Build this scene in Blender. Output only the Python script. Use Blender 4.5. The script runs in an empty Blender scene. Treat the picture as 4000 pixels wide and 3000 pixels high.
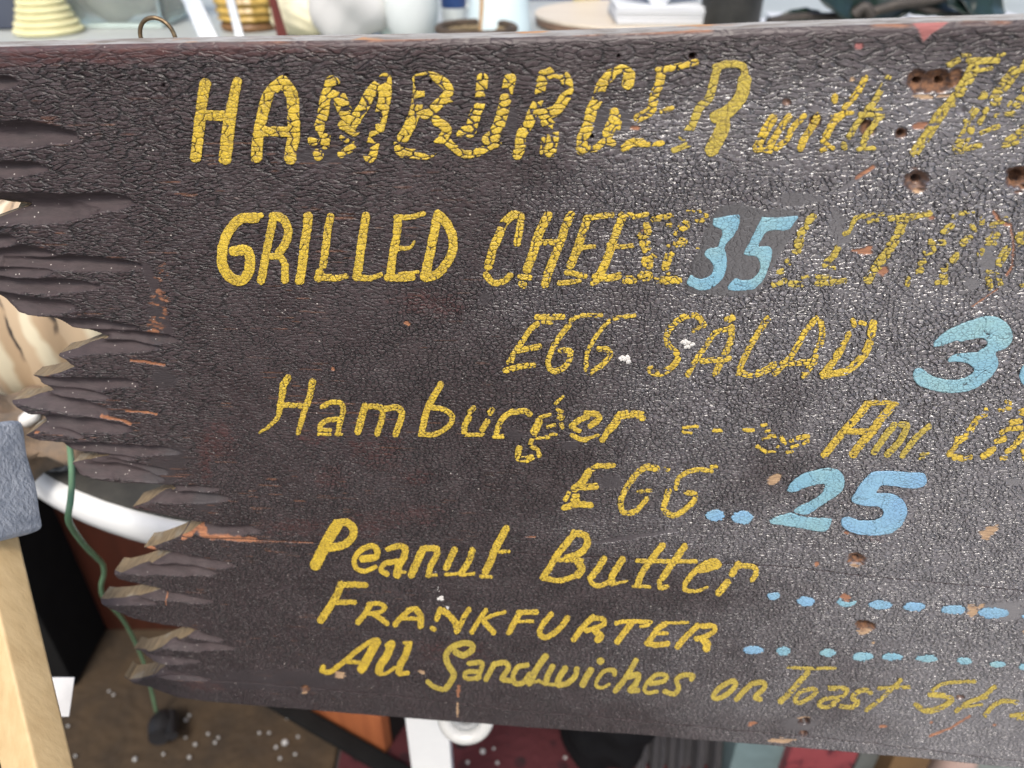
import bpy, bmesh, math, random
import numpy as np
from mathutils import Vector, Matrix

random.seed(7)
RNG = np.random.default_rng(7)
R = math.radians
SC = bpy.context.scene
COL = SC.collection

# ------------------------------------------------------------------ camera
CAMZ = 1.10
PITCH = math.atan(0.667 / math.hypot(1.0, 0.137))   # the sign stands upright, the camera looks down on it
FPX = 3000.0                                          # focal length in pixels of the 4000 px wide photograph
cam_d = bpy.data.cameras.new('camera')
cam = bpy.data.objects.new('camera', cam_d)
COL.objects.link(cam)
cam.location = (0, 0, CAMZ)
cam.rotation_euler = (math.pi / 2 - PITCH, 0, 0)
cam_d.sensor_width = 36.0
cam_d.lens = 27.0
cam_d.clip_start = 0.01
cam_d.clip_end = 400
cam_d.dof.use_dof = True
cam_d.dof.focus_distance = 0.345
cam_d.dof.aperture_fstop = 8.5
SC.camera = cam

# ------------------------------------------------------------------ sky and sun
SUN_EL, SUN_AZ = R(54), R(-9)       # azimuth counted from straight behind the camera towards the right
world = bpy.data.worlds.new('World')
SC.world = world
world.use_nodes = True
wn = world.node_tree
bg = wn.nodes['Background']
sky = wn.nodes.new('ShaderNodeTexSky')
sky.sky_type = 'NISHITA'
sky.sun_disc = False
sky.sun_elevation = SUN_EL
sky.sun_rotation = math.pi - SUN_AZ
sky.air_density = 1.0
sky.dust_density = 4.0
sky.ozone_density = 1.0
wn.links.new(sky.outputs[0], bg.inputs[0])
bg.inputs[1].default_value = 0.15
sun_d = bpy.data.lights.new('sun', 'SUN')
sun_d.energy = 2.0
sun_d.angle = R(14)
sun_d.color = (1.0, 0.95, 0.88)
sun = bpy.data.objects.new('sun', sun_d)
COL.objects.link(sun)
to_sun = Vector((math.sin(SUN_AZ) * math.cos(SUN_EL), -math.cos(SUN_AZ) * math.cos(SUN_EL), math.sin(SUN_EL)))
sun.rotation_euler = to_sun.to_track_quat('Z', 'Y').to_euler()
SC.view_settings.view_transform = 'Standard'
SC.view_settings.look = 'None'
SC.view_settings.exposure = 0.5
SC.view_settings.gamma = 1.0

# ------------------------------------------------------------------ geometry of the view
cp, sp = math.cos(PITCH), math.sin(PITCH)
def cam2world(v):                     # v = right, up, forward
    v = np.asarray(v, float)
    x, y, z = v[..., 0], v[..., 1], v[..., 2]
    return np.stack([x, z * cp + y * sp, y * cp - z * sp], -1)
CAM = np.array([0, 0, CAMZ])
def ray(px, py):
    return cam2world(np.array([(px - 2000) / FPX, (1500 - py) / FPX, 1.0]))
def at(px, py, s):                    # point at depth s
    return Vector(CAM + ray(px, py) * s)
def at_z(px, py, z):                  # point on the horizontal plane z
    d = ray(px, py)
    return Vector(CAM + d * ((z - CAMZ) / d[2]))
def at_y(px, py, y):
    d = ray(px, py)
    return Vector(CAM + d * (y / d[1]))

# board plane
DEPTH = 0.36
m_c = np.array([0.137, 0.667, 1.0]); m_c /= np.linalg.norm(m_c)
h_c = np.array([8.38, -0.22, -1.0]); h_c -= m_c * (h_c @ m_c); h_c /= np.linalg.norm(h_c)
v_c = np.cross(m_c, h_c)
if v_c[1] < 0: v_c = -v_c
P0c = np.array([0, 0, DEPTH])
EU, EV, EN = cam2world(h_c), cam2world(v_c), cam2world(-m_c)
P0 = CAM + cam2world(P0c)
def px2uv(px, py):
    d = np.stack([(np.asarray(px, float) - 2000) / FPX, (1500 - np.asarray(py, float)) / FPX, np.ones_like(np.asarray(px, float))], -1)
    s = (P0c @ m_c) / (d @ m_c)
    q = d * s[..., None] - P0c
    return q @ h_c, q @ v_c
def uv2px(u, v):
    q = P0c + u[..., None] * h_c + v[..., None] * v_c
    return 2000 + FPX * q[..., 0] / q[..., 2], 1500 - FPX * q[..., 1] / q[..., 2]
def uvw2world(u, v, w):
    return P0 + u[..., None] * EU + v[..., None] * EV + w[..., None] * EN

# ------------------------------------------------------------------ small numpy noises
def hsh(ix, iy, seed):
    h = (ix.astype(np.int64) * 374761393 + iy.astype(np.int64) * 668265263 + seed * 974634779) & 0xFFFFFFFF
    h = ((h ^ (h >> 13)) * 1274126177) & 0xFFFFFFFF
    h = ((h ^ (h >> 15)) * 2246822519) & 0xFFFFFFFF
    return ((h ^ (h >> 16)) & 0xFFFFFF).astype(np.float64) / 0x1000000
def vnoise(x, y, seed):
    xi, yi = np.floor(x), np.floor(y)
    fx, fy = x - xi, y - yi
    fx = fx * fx * (3 - 2 * fx); fy = fy * fy * (3 - 2 * fy)
    a = hsh(xi, yi, seed); b = hsh(xi + 1, yi, seed); c = hsh(xi, yi + 1, seed); d = hsh(xi + 1, yi + 1, seed)
    return (a + (b - a) * fx) * (1 - fy) + (c + (d - c) * fx) * fy
def fbm(x, y, seed, oct=3):
    r, a, t = 0, 1.0, 0
    for k in range(oct):
        r = r + a * vnoise(x * 2 ** k, y * 2 ** k, seed + 17 * k); t += a; a *= 0.5
    return r / t
def voronoi(x, y, seed, jit=0.9):
    xi, yi = np.floor(x), np.floor(y)
    f1 = np.full(x.shape, 9.0); f2 = np.full(x.shape, 9.0); cid = np.zeros(x.shape)
    for dx in (-1, 0, 1):
        for dy in (-1, 0, 1):
            cx, cy = xi + dx, yi + dy
            h1 = hsh(cx, cy, seed); h2 = hsh(cx, cy, seed + 101)
            d = np.hypot(cx + 0.5 + jit * (h1 - 0.5) - x, cy + 0.5 + jit * (h2 - 0.5) - y)
            n1 = d < f1
            f2 = np.where(n1, f1, np.minimum(f2, d))
            cid = np.where(n1, h1 * 0.5 + h2 * 0.5, cid)
            f1 = np.where(n1, d, f1)
    return f1, f2, cid
def sstep(a, b, x):
    t = np.clip((x - a) / (b - a), 0, 1)
    return t * t * (3 - 2 * t)

# ------------------------------------------------------------------ mesh helpers
def tag(o, label=None, cat=None, group=None, kind=None):
    if label: o['label'] = label
    if cat: o['category'] = cat
    if group: o['group'] = group
    if kind: o['kind'] = kind
    return o
def link(name, me, mats=(), parent=None):
    for m in (mats if isinstance(mats, (list, tuple)) else [mats]):
        me.materials.append(m)
    o = bpy.data.objects.new(name, me)
    COL.objects.link(o)
    if parent is not None:
        o.parent = parent
        o.matrix_parent_inverse = Matrix.Translation(parent.location).inverted() if parent.type == 'EMPTY' else Matrix.Identity(4)
    return o
def empty(name, loc):
    o = bpy.data.objects.new(name, None)
    COL.objects.link(o); o.location = loc; o.empty_display_size = 0.02
    return o
def np_mesh(name, V, quads, tris, smooth=True, mat_index=None):
    me = bpy.data.meshes.new(name)
    nq, nt = len(quads), len(tris)
    me.vertices.add(len(V)); me.vertices.foreach_set('co', np.ascontiguousarray(V, np.float32).ravel())
    loops = np.concatenate([np.asarray(quads, np.int32).ravel(), np.asarray(tris, np.int32).ravel()])
    me.loops.add(len(loops)); me.loops.foreach_set('vertex_index', loops)
    me.polygons.add(nq + nt)
    st = np.concatenate([np.arange(nq) * 4, nq * 4 + np.arange(nt) * 3]).astype(np.int32)
    me.polygons.foreach_set('loop_start', st)
    if smooth is not False:
        sm = np.ones(nq + nt, bool) if smooth is True else smooth
        me.polygons.foreach_set('use_smooth', sm)
    if mat_index is not None:
        me.polygons.foreach_set('material_index', np.asarray(mat_index, np.int32))
    me.update(calc_edges=True)
    me.validate()
    return me
def march(f, arrs):
    """Clip a grid by f > 0. Returns interpolated arrays, quads, tris."""
    ny, nx = f.shape
    ins = f > 0
    n = int(ins.sum())
    gid = np.full(f.shape, -1, np.int64); gid[ins] = np.arange(n)
    outs = [[a[ins]] for a in arrs]
    base = n
    ids = []
    for (s0, s1) in (((slice(None), slice(None, -1)), (slice(None), slice(1, None))),
                     ((slice(None, -1), slice(None)), (slice(1, None), slice(None))),
                     ((slice(None, -1), slice(None, -1)), (slice(1, None), slice(1, None)))):
        a, b = f[s0], f[s1]
        cr = ins[s0] != ins[s1]
        e = np.full(a.shape, -1, np.int64)
        k = int(cr.sum()); e[cr] = base + np.arange(k); base += k
        t = a[cr] / (a[cr] - b[cr])
        for o, arr in zip(outs, arrs):
            o.append(arr[s0][cr] * (1 - t) + arr[s1][cr] * t)
        ids.append(e)
    H, V, D = ids
    i00, i01, i11, i10 = gid[:-1, :-1], gid[:-1, 1:], gid[1:, 1:], gid[1:, :-1]
    cnt = (i00 >= 0).astype(int) + (i01 >= 0) + (i11 >= 0) + (i10 >= 0)
    full = cnt == 4
    quads = [np.stack([i00[full], i01[full], i11[full], i10[full]], -1)]
    tris = []
    part = (cnt > 0) & ~full
    for (a, b, c, ab, bc, ca) in ((i00, i01, i11, H[:-1, :], V[:, 1:], D), (i00, i11, i10, D, H[1:, :], V[:, :-1])):
        a, b, c, ab, bc, ca = [q[part] for q in (a, b, c, ab, bc, ca)]
        A, B, Cc = a >= 0, b >= 0, c >= 0
        def T(mk, *q): tris.append(np.stack([z[mk] for z in q], -1))
        def Q(mk, *q): quads.append(np.stack([z[mk] for z in q], -1))
        T(A & B & Cc, a, b, c)
        T(A & ~B & ~Cc, a, ab, ca); T(~A & B & ~Cc, b, bc, ab); T(~A & ~B & Cc, c, ca, bc)
        Q(A & B & ~Cc, a, b, bc, ca); Q(~A & B & Cc, b, c, ca, ab); Q(A & ~B & Cc, c, a, ab, bc)
    quads = np.concatenate(quads); tris = np.concatenate(tris) if tris else np.zeros((0, 3), np.int64)
    return [np.concatenate(o) for o in outs], quads, tris
def boundary(quads, tris, n):
    e = np.concatenate([quads[:, [0, 1]], quads[:, [1, 2]], quads[:, [2, 3]], quads[:, [3, 0]],
                        tris[:, [0, 1]], tris[:, [1, 2]], tris[:, [2, 0]]])
    k = e[:, 0] * n + e[:, 1]; kr = e[:, 1] * n + e[:, 0]
    return e[~np.isin(k, kr)]
def add_attr(me, name, arr):
    a = me.attributes.new(name, 'FLOAT', 'POINT')
    a.data.foreach_set('value', np.ascontiguousarray(arr, np.float32))

def bm_obj(name, bm, mat, parent=None, smooth=False, loc=None):
    me = bpy.data.meshes.new(name)
    bmesh.ops.recalc_face_normals(bm, faces=bm.faces)
    if loc is not None:
        bmesh.ops.translate(bm, verts=bm.verts, vec=-Vector(loc))
    bm.to_mesh(me); bm.free()
    if smooth:
        me.polygons.foreach_set('use_smooth', np.ones(len(me.polygons), bool))
        if smooth != 'all':
            me.set_sharp_from_angle(angle=R(38))
    o = link(name, me, mat, parent)
    if loc is not None: o.location = loc
    return o
def box_bm(bm, c, size, rot=None, bevel=0.0, seg=2):
    r = bmesh.ops.create_cube(bm, size=1.0)
    vs = r['verts']
    bmesh.ops.scale(bm, vec=size, verts=vs)
    if bevel > 0:
        es = list({e for v in vs for e in v.link_edges})
        rr = bmesh.ops.bevel(bm, geom=es, offset=bevel, segments=seg, affect='EDGES', profile=0.6)
        vs = list({v for f in rr['faces'] for v in f.verts} | {v for v in vs if v.is_valid})
    M = Matrix.Translation(Vector(c)) @ (rot.to_matrix().to_4x4() if hasattr(rot, 'to_matrix') else (rot.to_4x4() if rot is not None else Matrix.Identity(4)))
    bmesh.ops.transform(bm, matrix=M, verts=vs)
    return vs
def box(name, c, size, mat, parent=None, rot=None, bevel=0.003, loc=None):
    bm = bmesh.new(); box_bm(bm, c, size, rot, bevel)
    return bm_obj(name, bm, mat, parent, True, loc)
def lathe_bm(bm, prof, c=(0, 0, 0), seg=40, M=None, wob=None):
    rings = []
    new = []
    for (r, z) in prof:
        if r < 1e-6:
            v = bm.verts.new((0, 0, z)); rings.append([v]); new.append(v)
        else:
            ring = []
            for k in range(seg):
                a = 2 * math.pi * k / seg
                rr = r * (wob(a, z) if wob else 1)
                v = bm.verts.new((rr * math.cos(a), rr * math.sin(a), z)); ring.append(v)
            rings.append(ring); new += ring
    for p, q in zip(rings[:-1], rings[1:]):
        if len(p) == 1 and len(q) == 1: continue
        for k in range(seg):
            k2 = (k + 1) % seg
            if len(p) == 1: bm.faces.new((p[0], q[k], q[k2]))
            elif len(q) == 1: bm.faces.new((p[k], p[k2], q[0]))
            else: bm.faces.new((p[k], p[k2], q[k2], q[k]))
    T = Matrix.Translation(Vector(c))
    if M is not None: T = T @ M.to_4x4()
    bmesh.ops.transform(bm, matrix=T, verts=new)
    return new
def lathe(name, prof, c, mat, parent=None, seg=40, M=None, loc=None, wob=None):
    bm = bmesh.new(); lathe_bm(bm, prof, c, seg, M, wob)
    return bm_obj(name, bm, mat, parent, True, loc)
def catmull(P, k=6):
    P = [np.asarray(p, float) for p in P]
    if len(P) < 3: return P
    out = []
    for i in range(len(P) - 1):
        p0 = P[i - 1] if i > 0 else 2 * P[0] - P[1]
        p1, p2 = P[i], P[i + 1]
        p3 = P[i + 2] if i + 2 < len(P) else 2 * P[-1] - P[-2]
        for j in range(k):
            t = j / k
            out.append(0.5 * (2 * p1 + (p2 - p0) * t + (2 * p0 - 5 * p1 + 4 * p2 - p3) * t * t + (3 * p1 - p0 - 3 * p2 + p3) * t ** 3))
    out.append(P[-1])
    return out
def tube_bm(bm, pts, r, seg=10, k=6, closed=False):
    P = [Vector(p) for p in catmull([tuple(q) for q in pts], k)]
    n = len(P)
    rad = r if callable(r) else (lambda t: r)
    rings = []
    prev = None
    for i, p in enumerate(P):
        d = (P[min(i + 1, n - 1)] - P[max(i - 1, 0)]).normalized()
        if prev is None:
            a = d.orthogonal().normalized()
        else:
            a = (prev - d * prev.dot(d)).normalized()
        prev = a
        b = d.cross(a)
        rr = rad(i / (n - 1))
        rings.append([bm.verts.new(p + (a * math.cos(2 * math.pi * j / seg) + b * math.sin(2 * math.pi * j / seg)) * rr) for j in range(seg)])
    for p, q in zip(rings[:-1], rings[1:]):
        for j in range(seg):
            j2 = (j + 1) % seg
            bm.faces.new((p[j], p[j2], q[j2], q[j]))
    bm.faces.new(rings[0]); bm.faces.new(list(reversed(rings[-1])))
def tube(name, pts, r, mat, parent=None, seg=10, k=6, loc=None):
    bm = bmesh.new(); tube_bm(bm, pts, r, seg, k)
    return bm_obj(name, bm, mat, parent, True, loc)
def torus_bm(bm, c, Rr, r, M=None, seg=36, sseg=10, ripple=0, nr=0):
    vs = []
    rings = []
    for i in range(seg):
        a = 2 * math.pi * i / seg
        rr = r * (1 + ripple * math.cos(nr * a))
        ring = []
        for j in range(sseg):
            b = 2 * math.pi * j / sseg
            ring.append(bm.verts.new(((Rr + rr * math.cos(b)) * math.cos(a), (Rr + rr * math.cos(b)) * math.sin(a), rr * math.sin(b))))
        rings.append(ring); vs += ring
    for i in range(seg):
        p, q = rings[i], rings[(i + 1) % seg]
        for j in range(sseg):
            j2 = (j + 1) % sseg
            bm.faces.new((p[j], q[j], q[j2], p[j2]))
    T = Matrix.Translation(Vector(c))
    if M is not None: T = T @ M.to_4x4()
    bmesh.ops.transform(bm, matrix=T, verts=vs)
def rot(ax, deg): return Matrix.Rotation(R(deg), 3, ax)

# ------------------------------------------------------------------ materials
def new_mat(name):
    m = bpy.data.materials.new(name); m.use_nodes = True
    nt = m.node_tree
    return m, nt, nt.nodes['Principled BSDF']
def N(nt, t, **kw):
    n = nt.nodes.new(t)
    for k, v in kw.items(): setattr(n, k, v)
    return n
def setin(nt, node, name, v):
    s = node.inputs[name]
    if hasattr(v, 'is_output') or isinstance(v, bpy.types.NodeSocket): nt.links.new(v, s)
    else: s.default_value = v
def mixc(nt, fac, a, b, mode='MIX'):
    n = N(nt, 'ShaderNodeMix', data_type='RGBA', blend_type=mode)
    for i, v in ((0, fac), (6, a), (7, b)):
        if isinstance(v, bpy.types.NodeSocket): nt.links.new(v, n.inputs[i])
        else: n.inputs[i].default_value = (v if i == 0 else (*v, 1.0))
    return n.outputs[2]
def mth(nt, op, a, b=0.0, clamp=False):
    n = N(nt, 'ShaderNodeMath', operation=op, use_clamp=clamp)
    for i, v in ((0, a), (1, b)):
        if isinstance(v, bpy.types.NodeSocket): nt.links.new(v, n.inputs[i])
        else: n.inputs[i].default_value = v
    return n.outputs[0]
def ramp(nt, x, a, b, clamp=True):
    n = N(nt, 'ShaderNodeMapRange', clamp=clamp)
    nt.links.new(x, n.inputs[0]); n.inputs[1].default_value = a; n.inputs[2].default_value = b
    return n.outputs[0]
def objco(nt, scale=(1, 1, 1), rotz=0):
    t = N(nt, 'ShaderNodeTexCoord'); mp = N(nt, 'ShaderNodeMapping')
    mp.inputs['Scale'].default_value = scale
    mp.inputs['Rotation'].default_value = (0, 0, rotz)
    nt.links.new(t.outputs['Object'], mp.inputs[0])
    return mp.outputs[0]
def noise(nt, co, scale, detail=4, rough=0.55):
    n = N(nt, 'ShaderNodeTexNoise'); n.inputs['Scale'].default_value = scale
    n.inputs['Detail'].default_value = detail; n.inputs['Roughness'].default_value = rough
    nt.links.new(co, n.inputs['Vector'])
    return n.outputs[0]
def voro(nt, co, scale, feature='DISTANCE_TO_EDGE'):
    n = N(nt, 'ShaderNodeTexVoronoi', feature=feature); n.inputs['Scale'].default_value = scale
    nt.links.new(co, n.inputs['Vector'])
    return n.outputs['Distance']
def bump(nt, h, strength, dist=0.001, prev=None):
    n = N(nt, 'ShaderNodeBump'); setin(nt, n, 'Strength', strength); n.inputs['Distance'].default_value = dist
    nt.links.new(h, n.inputs['Height'])
    if prev is not None: nt.links.new(prev, n.inputs['Normal'])
    return n.outputs[0]
def attr(nt, name):
    return N(nt, 'ShaderNodeAttribute', attribute_name=name).outputs['Fac']
def simple(name, col, rough=0.6, col2=None, scale=30, bumpk=0.0, stretch=(1, 1, 1), metal=0.0, spec=0.5, contrast=(0.35, 0.65)):
    m, nt, b = new_mat(name)
    co = objco(nt, stretch)
    nz = noise(nt, co, scale, 5, 0.6)
    c2 = col2 or tuple(c * 0.75 for c in col)
    nt.links.new(mixc(nt, ramp(nt, nz, *contrast), col, c2), b.inputs['Base Color'])
    b.inputs['Roughness'].default_value = rough
    b.inputs['Metallic'].default_value = metal
    b.inputs['Specular IOR Level'].default_value = spec
    if bumpk: nt.links.new(bump(nt, noise(nt, co, scale * 3, 4), bumpk, 0.002), b.inputs['Normal'])
    return m

# ================================================================== THE SIGN
CR = {}
for r_, y_ in zip('ABCD', (0, 750, 1500, 2250)):
    for c_ in range(4):
        CR[r_ + str(c_ + 1)] = (1000 * c_, y_)
KZ = 1000 / 2212.0
def P(crop, *xy):                                    # points read off an enlarged quarter of a quarter of the photograph
    o = CR[crop]
    return [(o[0] + xy[i] * KZ, o[1] + xy[i + 1] * KZ) for i in range(0, len(xy), 2)]

OUTLINE = [(-150, 189), (0, 185), (500, 173), (1000, 164), (1500, 158), (2000, 149), (2500, 132), (3000, 110), (3500, 95), (4000, 79), (4260, 72),
           (4260, 3030), (3700, 2978), (3000, 2917), (2000, 2842), (1500, 2803), (1000, 2764), (800, 2746), (690, 2731), (640, 2713), (580, 2690), (520, 2677),
           (485, 2655), (477, 2643), (500, 2662), (540, 2658), (600, 2643), (645, 2617),
           (640, 2604), (600, 2590), (560, 2575), (520, 2560), (511, 2548), (540, 2560), (600, 2546), (660, 2520), (720, 2495), (777, 2472),
           (740, 2459), (640, 2447), (580, 2436), (520, 2423), (440, 2390), (400, 2372), (381, 2354), (410, 2358), (470, 2354), (540, 2342), (600, 2330), (650, 2313),
           (600, 2299), (560, 2291), (500, 2279), (460, 2268), (445, 2253), (437, 2240), (470, 2244), (540, 2225), (600, 2203), (660, 2180), (707, 2166),
           (680, 2160), (600, 2154), (556, 2144), (600, 2138), (660, 2116), (720, 2092), (770, 2072), (824, 2048),
           (760, 2044), (690, 2028), (640, 2018), (560, 1999), (509, 1987), (560, 1970), (620, 1944), (677, 1921),
           (640, 1905), (570, 1898), (500, 1897), (440, 1890), (390, 1884), (340, 1870), (300, 1855), (258, 1832), (300, 1825), (360, 1808), (423, 1791),
           (370, 1792), (330, 1780), (285, 1772), (240, 1762), (190, 1744), (140, 1725), (94, 1704), (125, 1688), (160, 1664),
           (135, 1642), (110, 1625), (60, 1596), (36, 1572), (90, 1572), (150, 1557), (190, 1539),
           (160, 1522), (130, 1502), (100, 1487), (170, 1475), (230, 1460), (286, 1437),
           (270, 1428), (250, 1411), (215, 1393), (280, 1380), (330, 1360), (412, 1330),
           (385, 1325), (320, 1310), (260, 1290), (140, 1253), (60, 1224), (0, 1190), (-70, 1150), (-150, 1110),
           (-150, 905), (0, 852), (40, 836), (86, 818), (50, 812), (0, 806), (-60, 800), (-150, 790)]
ou, ov = px2uv(*np.array(OUTLINE, float).T)
STEP = 0.0005
u0, u1, v0, v1 = ou.min() - .001, ou.max() + .001, ov.min() - .001, ov.max() + .001
NX, NY = int((u1 - u0) / STEP) + 2, int((v1 - v0) / STEP) + 2
U, Vv = np.meshgrid(u0 + np.arange(NX) * STEP, v0 + np.arange(NY) * STEP)
PX, PY = uv2px(U, Vv)

def poly_sd(x, y, px, py):                            # signed distance, positive inside
    d = np.full(x.shape, 1e9); c = np.zeros(x.shape, bool)
    n = len(px)
    for i in range(n):
        ax, ay, bx, by = px[i - 1], py[i - 1], px[i], py[i]
        ex, ey = bx - ax, by - ay
        t = np.clip(((x - ax) * ex + (y - ay) * ey) / (ex * ex + ey * ey + 1e-20), 0, 1)
        d = np.minimum(d, (x - ax - t * ex) ** 2 + (y - ay - t * ey) ** 2)
        cr = ((ay > y) != (by > y)) & (x < (bx - ax) * (y - ay) / (by - ay + 1e-20) + ax)
        c ^= cr
    d = np.sqrt(d)
    return np.where(c, d, -d)
def seg_sd(x, y, pts):                                # distance to a polyline and parameter along it
    d = np.full(x.shape, 1e9); tt = np.zeros(x.shape)
    n = len(pts) - 1
    for i in range(n):
        (ax, ay), (bx, by) = pts[i], pts[i + 1]
        ex, ey = bx - ax, by - ay
        t = np.clip(((x - ax) * ex + (y - ay) * ey) / (ex * ex + ey * ey + 1e-20), 0, 1)
        q = np.hypot(x - ax - t * ex, y - ay - t * ey)
        m = q < d
        d = np.where(m, q, d); tt = np.where(m, (i + t) / n, tt)
    return d, tt
def window(pts, pad):                                 # slice of the grid that can be reached from these picture points
    a = np.array(pts, float)
    x0, x1, y0, y1 = a[:, 0].min() - pad, a[:, 0].max() + pad, a[:, 1].min() - pad, a[:, 1].max() + pad
    cu, cv = px2uv(np.array([x0, x1, x0, x1]), np.array([y0, y0, y1, y1]))
    i0, i1 = max(0, int((cv.min() - v0) / STEP) - 1), min(NY, int((cv.max() - v0) / STEP) + 2)
    j0, j1 = max(0, int((cu.min() - u0) / STEP) - 1), min(NX, int((cu.max() - u0) / STEP) + 2)
    return slice(i0, i1), slice(j0, j1)

SD = poly_sd(U, Vv, ou, ov)
# ---- crackle of the dark paint: long cracks along the grain at top and left, pebbles and islands elsewhere
wx = (fbm(U * 90, Vv * 90, 3) - .5) * 0.006
wy = (fbm(U * 90, Vv * 90, 9) - .5) * 0.004
wfx = (fbm(U * 420, Vv * 420, 13, 2) - .5) * 0.0016
wfy = (fbm(U * 420, Vv * 420, 19, 2) - .5) * 0.0016
ux, vy = U + wx + wfx, Vv + wy + wfy
def crack(u, v, cw, ch, seed):
    f1, f2, cid = voronoi(u / cw, v / ch, seed)
    return f2 - f1, cid
gA, cA = crack(ux, vy, .0050, .0015, 21)              # grain cracks
gB, cB = crack(ux, vy, .0023, .0018, 31)              # pebbles
gC, cC = crack(ux, vy, .0052, .0026, 41)              # islands
mA = sstep(2500, 1300, PX + (fbm(U * 25, Vv * 25, 51) - .5) * 1600 + np.clip(PY - 900, 0, 3000) * 1.3)
mA = np.maximum(mA, sstep(800, 500, PY + (fbm(U * 25, Vv * 25, 52) - .5) * 500) * .9)
mC = np.clip(sstep(2300, 3300, PX + (fbm(U * 22, Vv * 22, 61) - .5) * 2200) * sstep(2250, 1500, PY + (fbm(U * 20, Vv * 20, 62) - .5) * 700) * sstep(350, 700, PY), 0, 1)
mC *= sstep(.38, .62, fbm(U * 45, Vv * 60, 63))
hA = sstep(0.0, 0.30, gA) - .3 * hsh(np.floor(cA * 4096), np.floor(cA * 977), 5)
hB = sstep(0.0, 0.45, gB) - .45 * hsh(np.floor(cB * 4096), np.floor(cB * 977), 6)
hC = sstep(0.04, 0.30, gC) - .2 * hsh(np.floor(cC * 4096), np.floor(cC * 977), 7) + .35 * (sstep(0.0, 0.5, gB) - 1)
hb = hA * mA + hB * (1 - mA)
hb = hb * (1 - mC) + hC * 1.5 * mC
amp = 0.00040 * (0.55 + 0.9 * fbm(U * 30, Vv * 30, 71)) * (1 - .5 * sstep(2600, 2750, PY))
REL = (hb - 1) * amp
chan = np.clip(1 - hb, 0, 1)
# ---- smooth spots
flat = np.zeros_like(U); smooth_patch = np.zeros_like(U)
def ell(c, rx, ry, ang=0, soft=.35, rough=.25, seed=0):
    W = window([(c[0] - max(rx, ry), c[1] - max(rx, ry)), (c[0] + max(rx, ry), c[1] + max(rx, ry))], 30)
    x, y = PX[W] - c[0], PY[W] - c[1]
    a = math.radians(ang); x, y = x * math.cos(a) + y * math.sin(a), -x * math.sin(a) + y * math.cos(a)
    r = np.hypot(x / rx, y / ry) + (fbm(U[W] * 260, Vv[W] * 600, 80 + seed, 3) - .5) * rough * 2.6
    return W, sstep(1 + soft * .5, 1 - soft * .5, r), r
for k, (x, y, rx, ry) in enumerate([(1897, 1164, 26, 26), (2226, 1744, 30, 20), (2384, 1884, 55, 28), (3265, 880, 35, 60), (3800, 1112, 30, 20), (3960, 1880, 30, 15), (2390, 470, 90, 60),
                       (2010, 1700, 35, 25), (1620, 1677, 28, 14), (620, 1860, 60, 70), (690, 1790, 40, 60), (800, 1960, 60, 40), (3120, 780, 110, 30), (1240, 610, 160, 30), (2000, 480, 30, 60), (1300, 380, 60, 20),
                       (1060, 2660, 300, 40), (3120, 2830, 70, 30), (640, 1480, 45, 40), (610, 1240, 35, 110), (3290, 920, 50, 40), (2900, 1050, 40, 20), (3860, 1010, 40, 60), (3930, 2380, 90, 40)]):
    W, mk, _ = ell((x, y), rx, ry, 0, .6, .35, k)
    flat[W] = np.maximum(flat[W], mk * .85); smooth_patch[W] = np.maximum(smooth_patch[W], mk * .7)
# grey overpaint under the newer price
patch = P('B3', 1770, 120, 1990, 90, 2110, 130, 2500, 150, 2450, 320, 2330, 520, 2260, 640, 2150, 830, 2080, 880, 1990, 897, 1560, 890, 1510, 850, 1495, 790, 1540, 680, 1570, 560, 1640, 400, 1700, 250)
W = window(patch, 30)
pd = poly_sd(PX[W], PY[W], *np.array(patch).T) + (fbm(U[W] * 300, Vv[W] * 300, 90) - .5) * 18
pk = sstep(-3, 4, pd)
flat[W] = np.maximum(flat[W], pk * .85); smooth_patch[W] = np.maximum(smooth_patch[W], pk)
OVER = np.zeros_like(U); OVER[W] = pk * .00022
# ---- gouges cut into the broken end
GO = np.zeros_like(U); gk = np.zeros_like(U)
GOUGES = [((-120, 528), (235, 528), 50, .0030), ((-80, 322), (35, 322), 24, .002), ((-80, 662), (140, 664), 33, .0022),
          ((-120, 818), (300, 816), 56, .0036), ((250, 800), (470, 790), 36, .0026), ((-80, 945), (20, 946), 26, .0018), ((-60, 1000), (170, 1005), 36, .0026), ((200, 1030), (515, 1038), 27, .0028),
          ((-40, 1066), (175, 1056), 22, .0018), ((50, 1112), (345, 1122), 30, .0028), ((20, 1190), (235, 1196), 40, .0026), ((150, 1268), (505, 1283), 29, .003), ((390, 1316), (675, 1330), 25, .0026),
          ((290, 1364), (580, 1356), 28, .003), ((200, 1500), (520, 1503), 24, .0026), ((190, 1572), (380, 1612), 34, .003), ((310, 1545), (400, 1558), 20, .002), ((210, 1655), (470, 1672), 28, .003),
          ((270, 1700), (310, 1708), 14, .0012), ((280, 1752), (670, 1768), 24, .0032), ((240, 1786), (500, 1794), 20, .002), ((290, 1830), (600, 1868), 26, .003), ((480, 1825), (630, 1845), 22, .0022), ((600, 1938), (880, 1954), 22, .003),
          ((560, 1908), (840, 1914), 15, .0016), ((790, 2068), (990, 2078), 20, .0026), ((660, 2192), (890, 2206), 22, .0028), ((520, 2226), (820, 2242), 22, .0024), ((590, 2330), (810, 2344), 17, .0024),
          ((420, 2346), (590, 2356), 17, .002), ((640, 2520), (900, 2536), 18, .0026), ((690, 2478), (850, 2494), 16, .002), ((560, 2572), (760, 2590), 16, .0024), ((560, 2620), (800, 2656), 17, .0022), ((650, 2470), (760, 2480), 12, .0015)]
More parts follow.
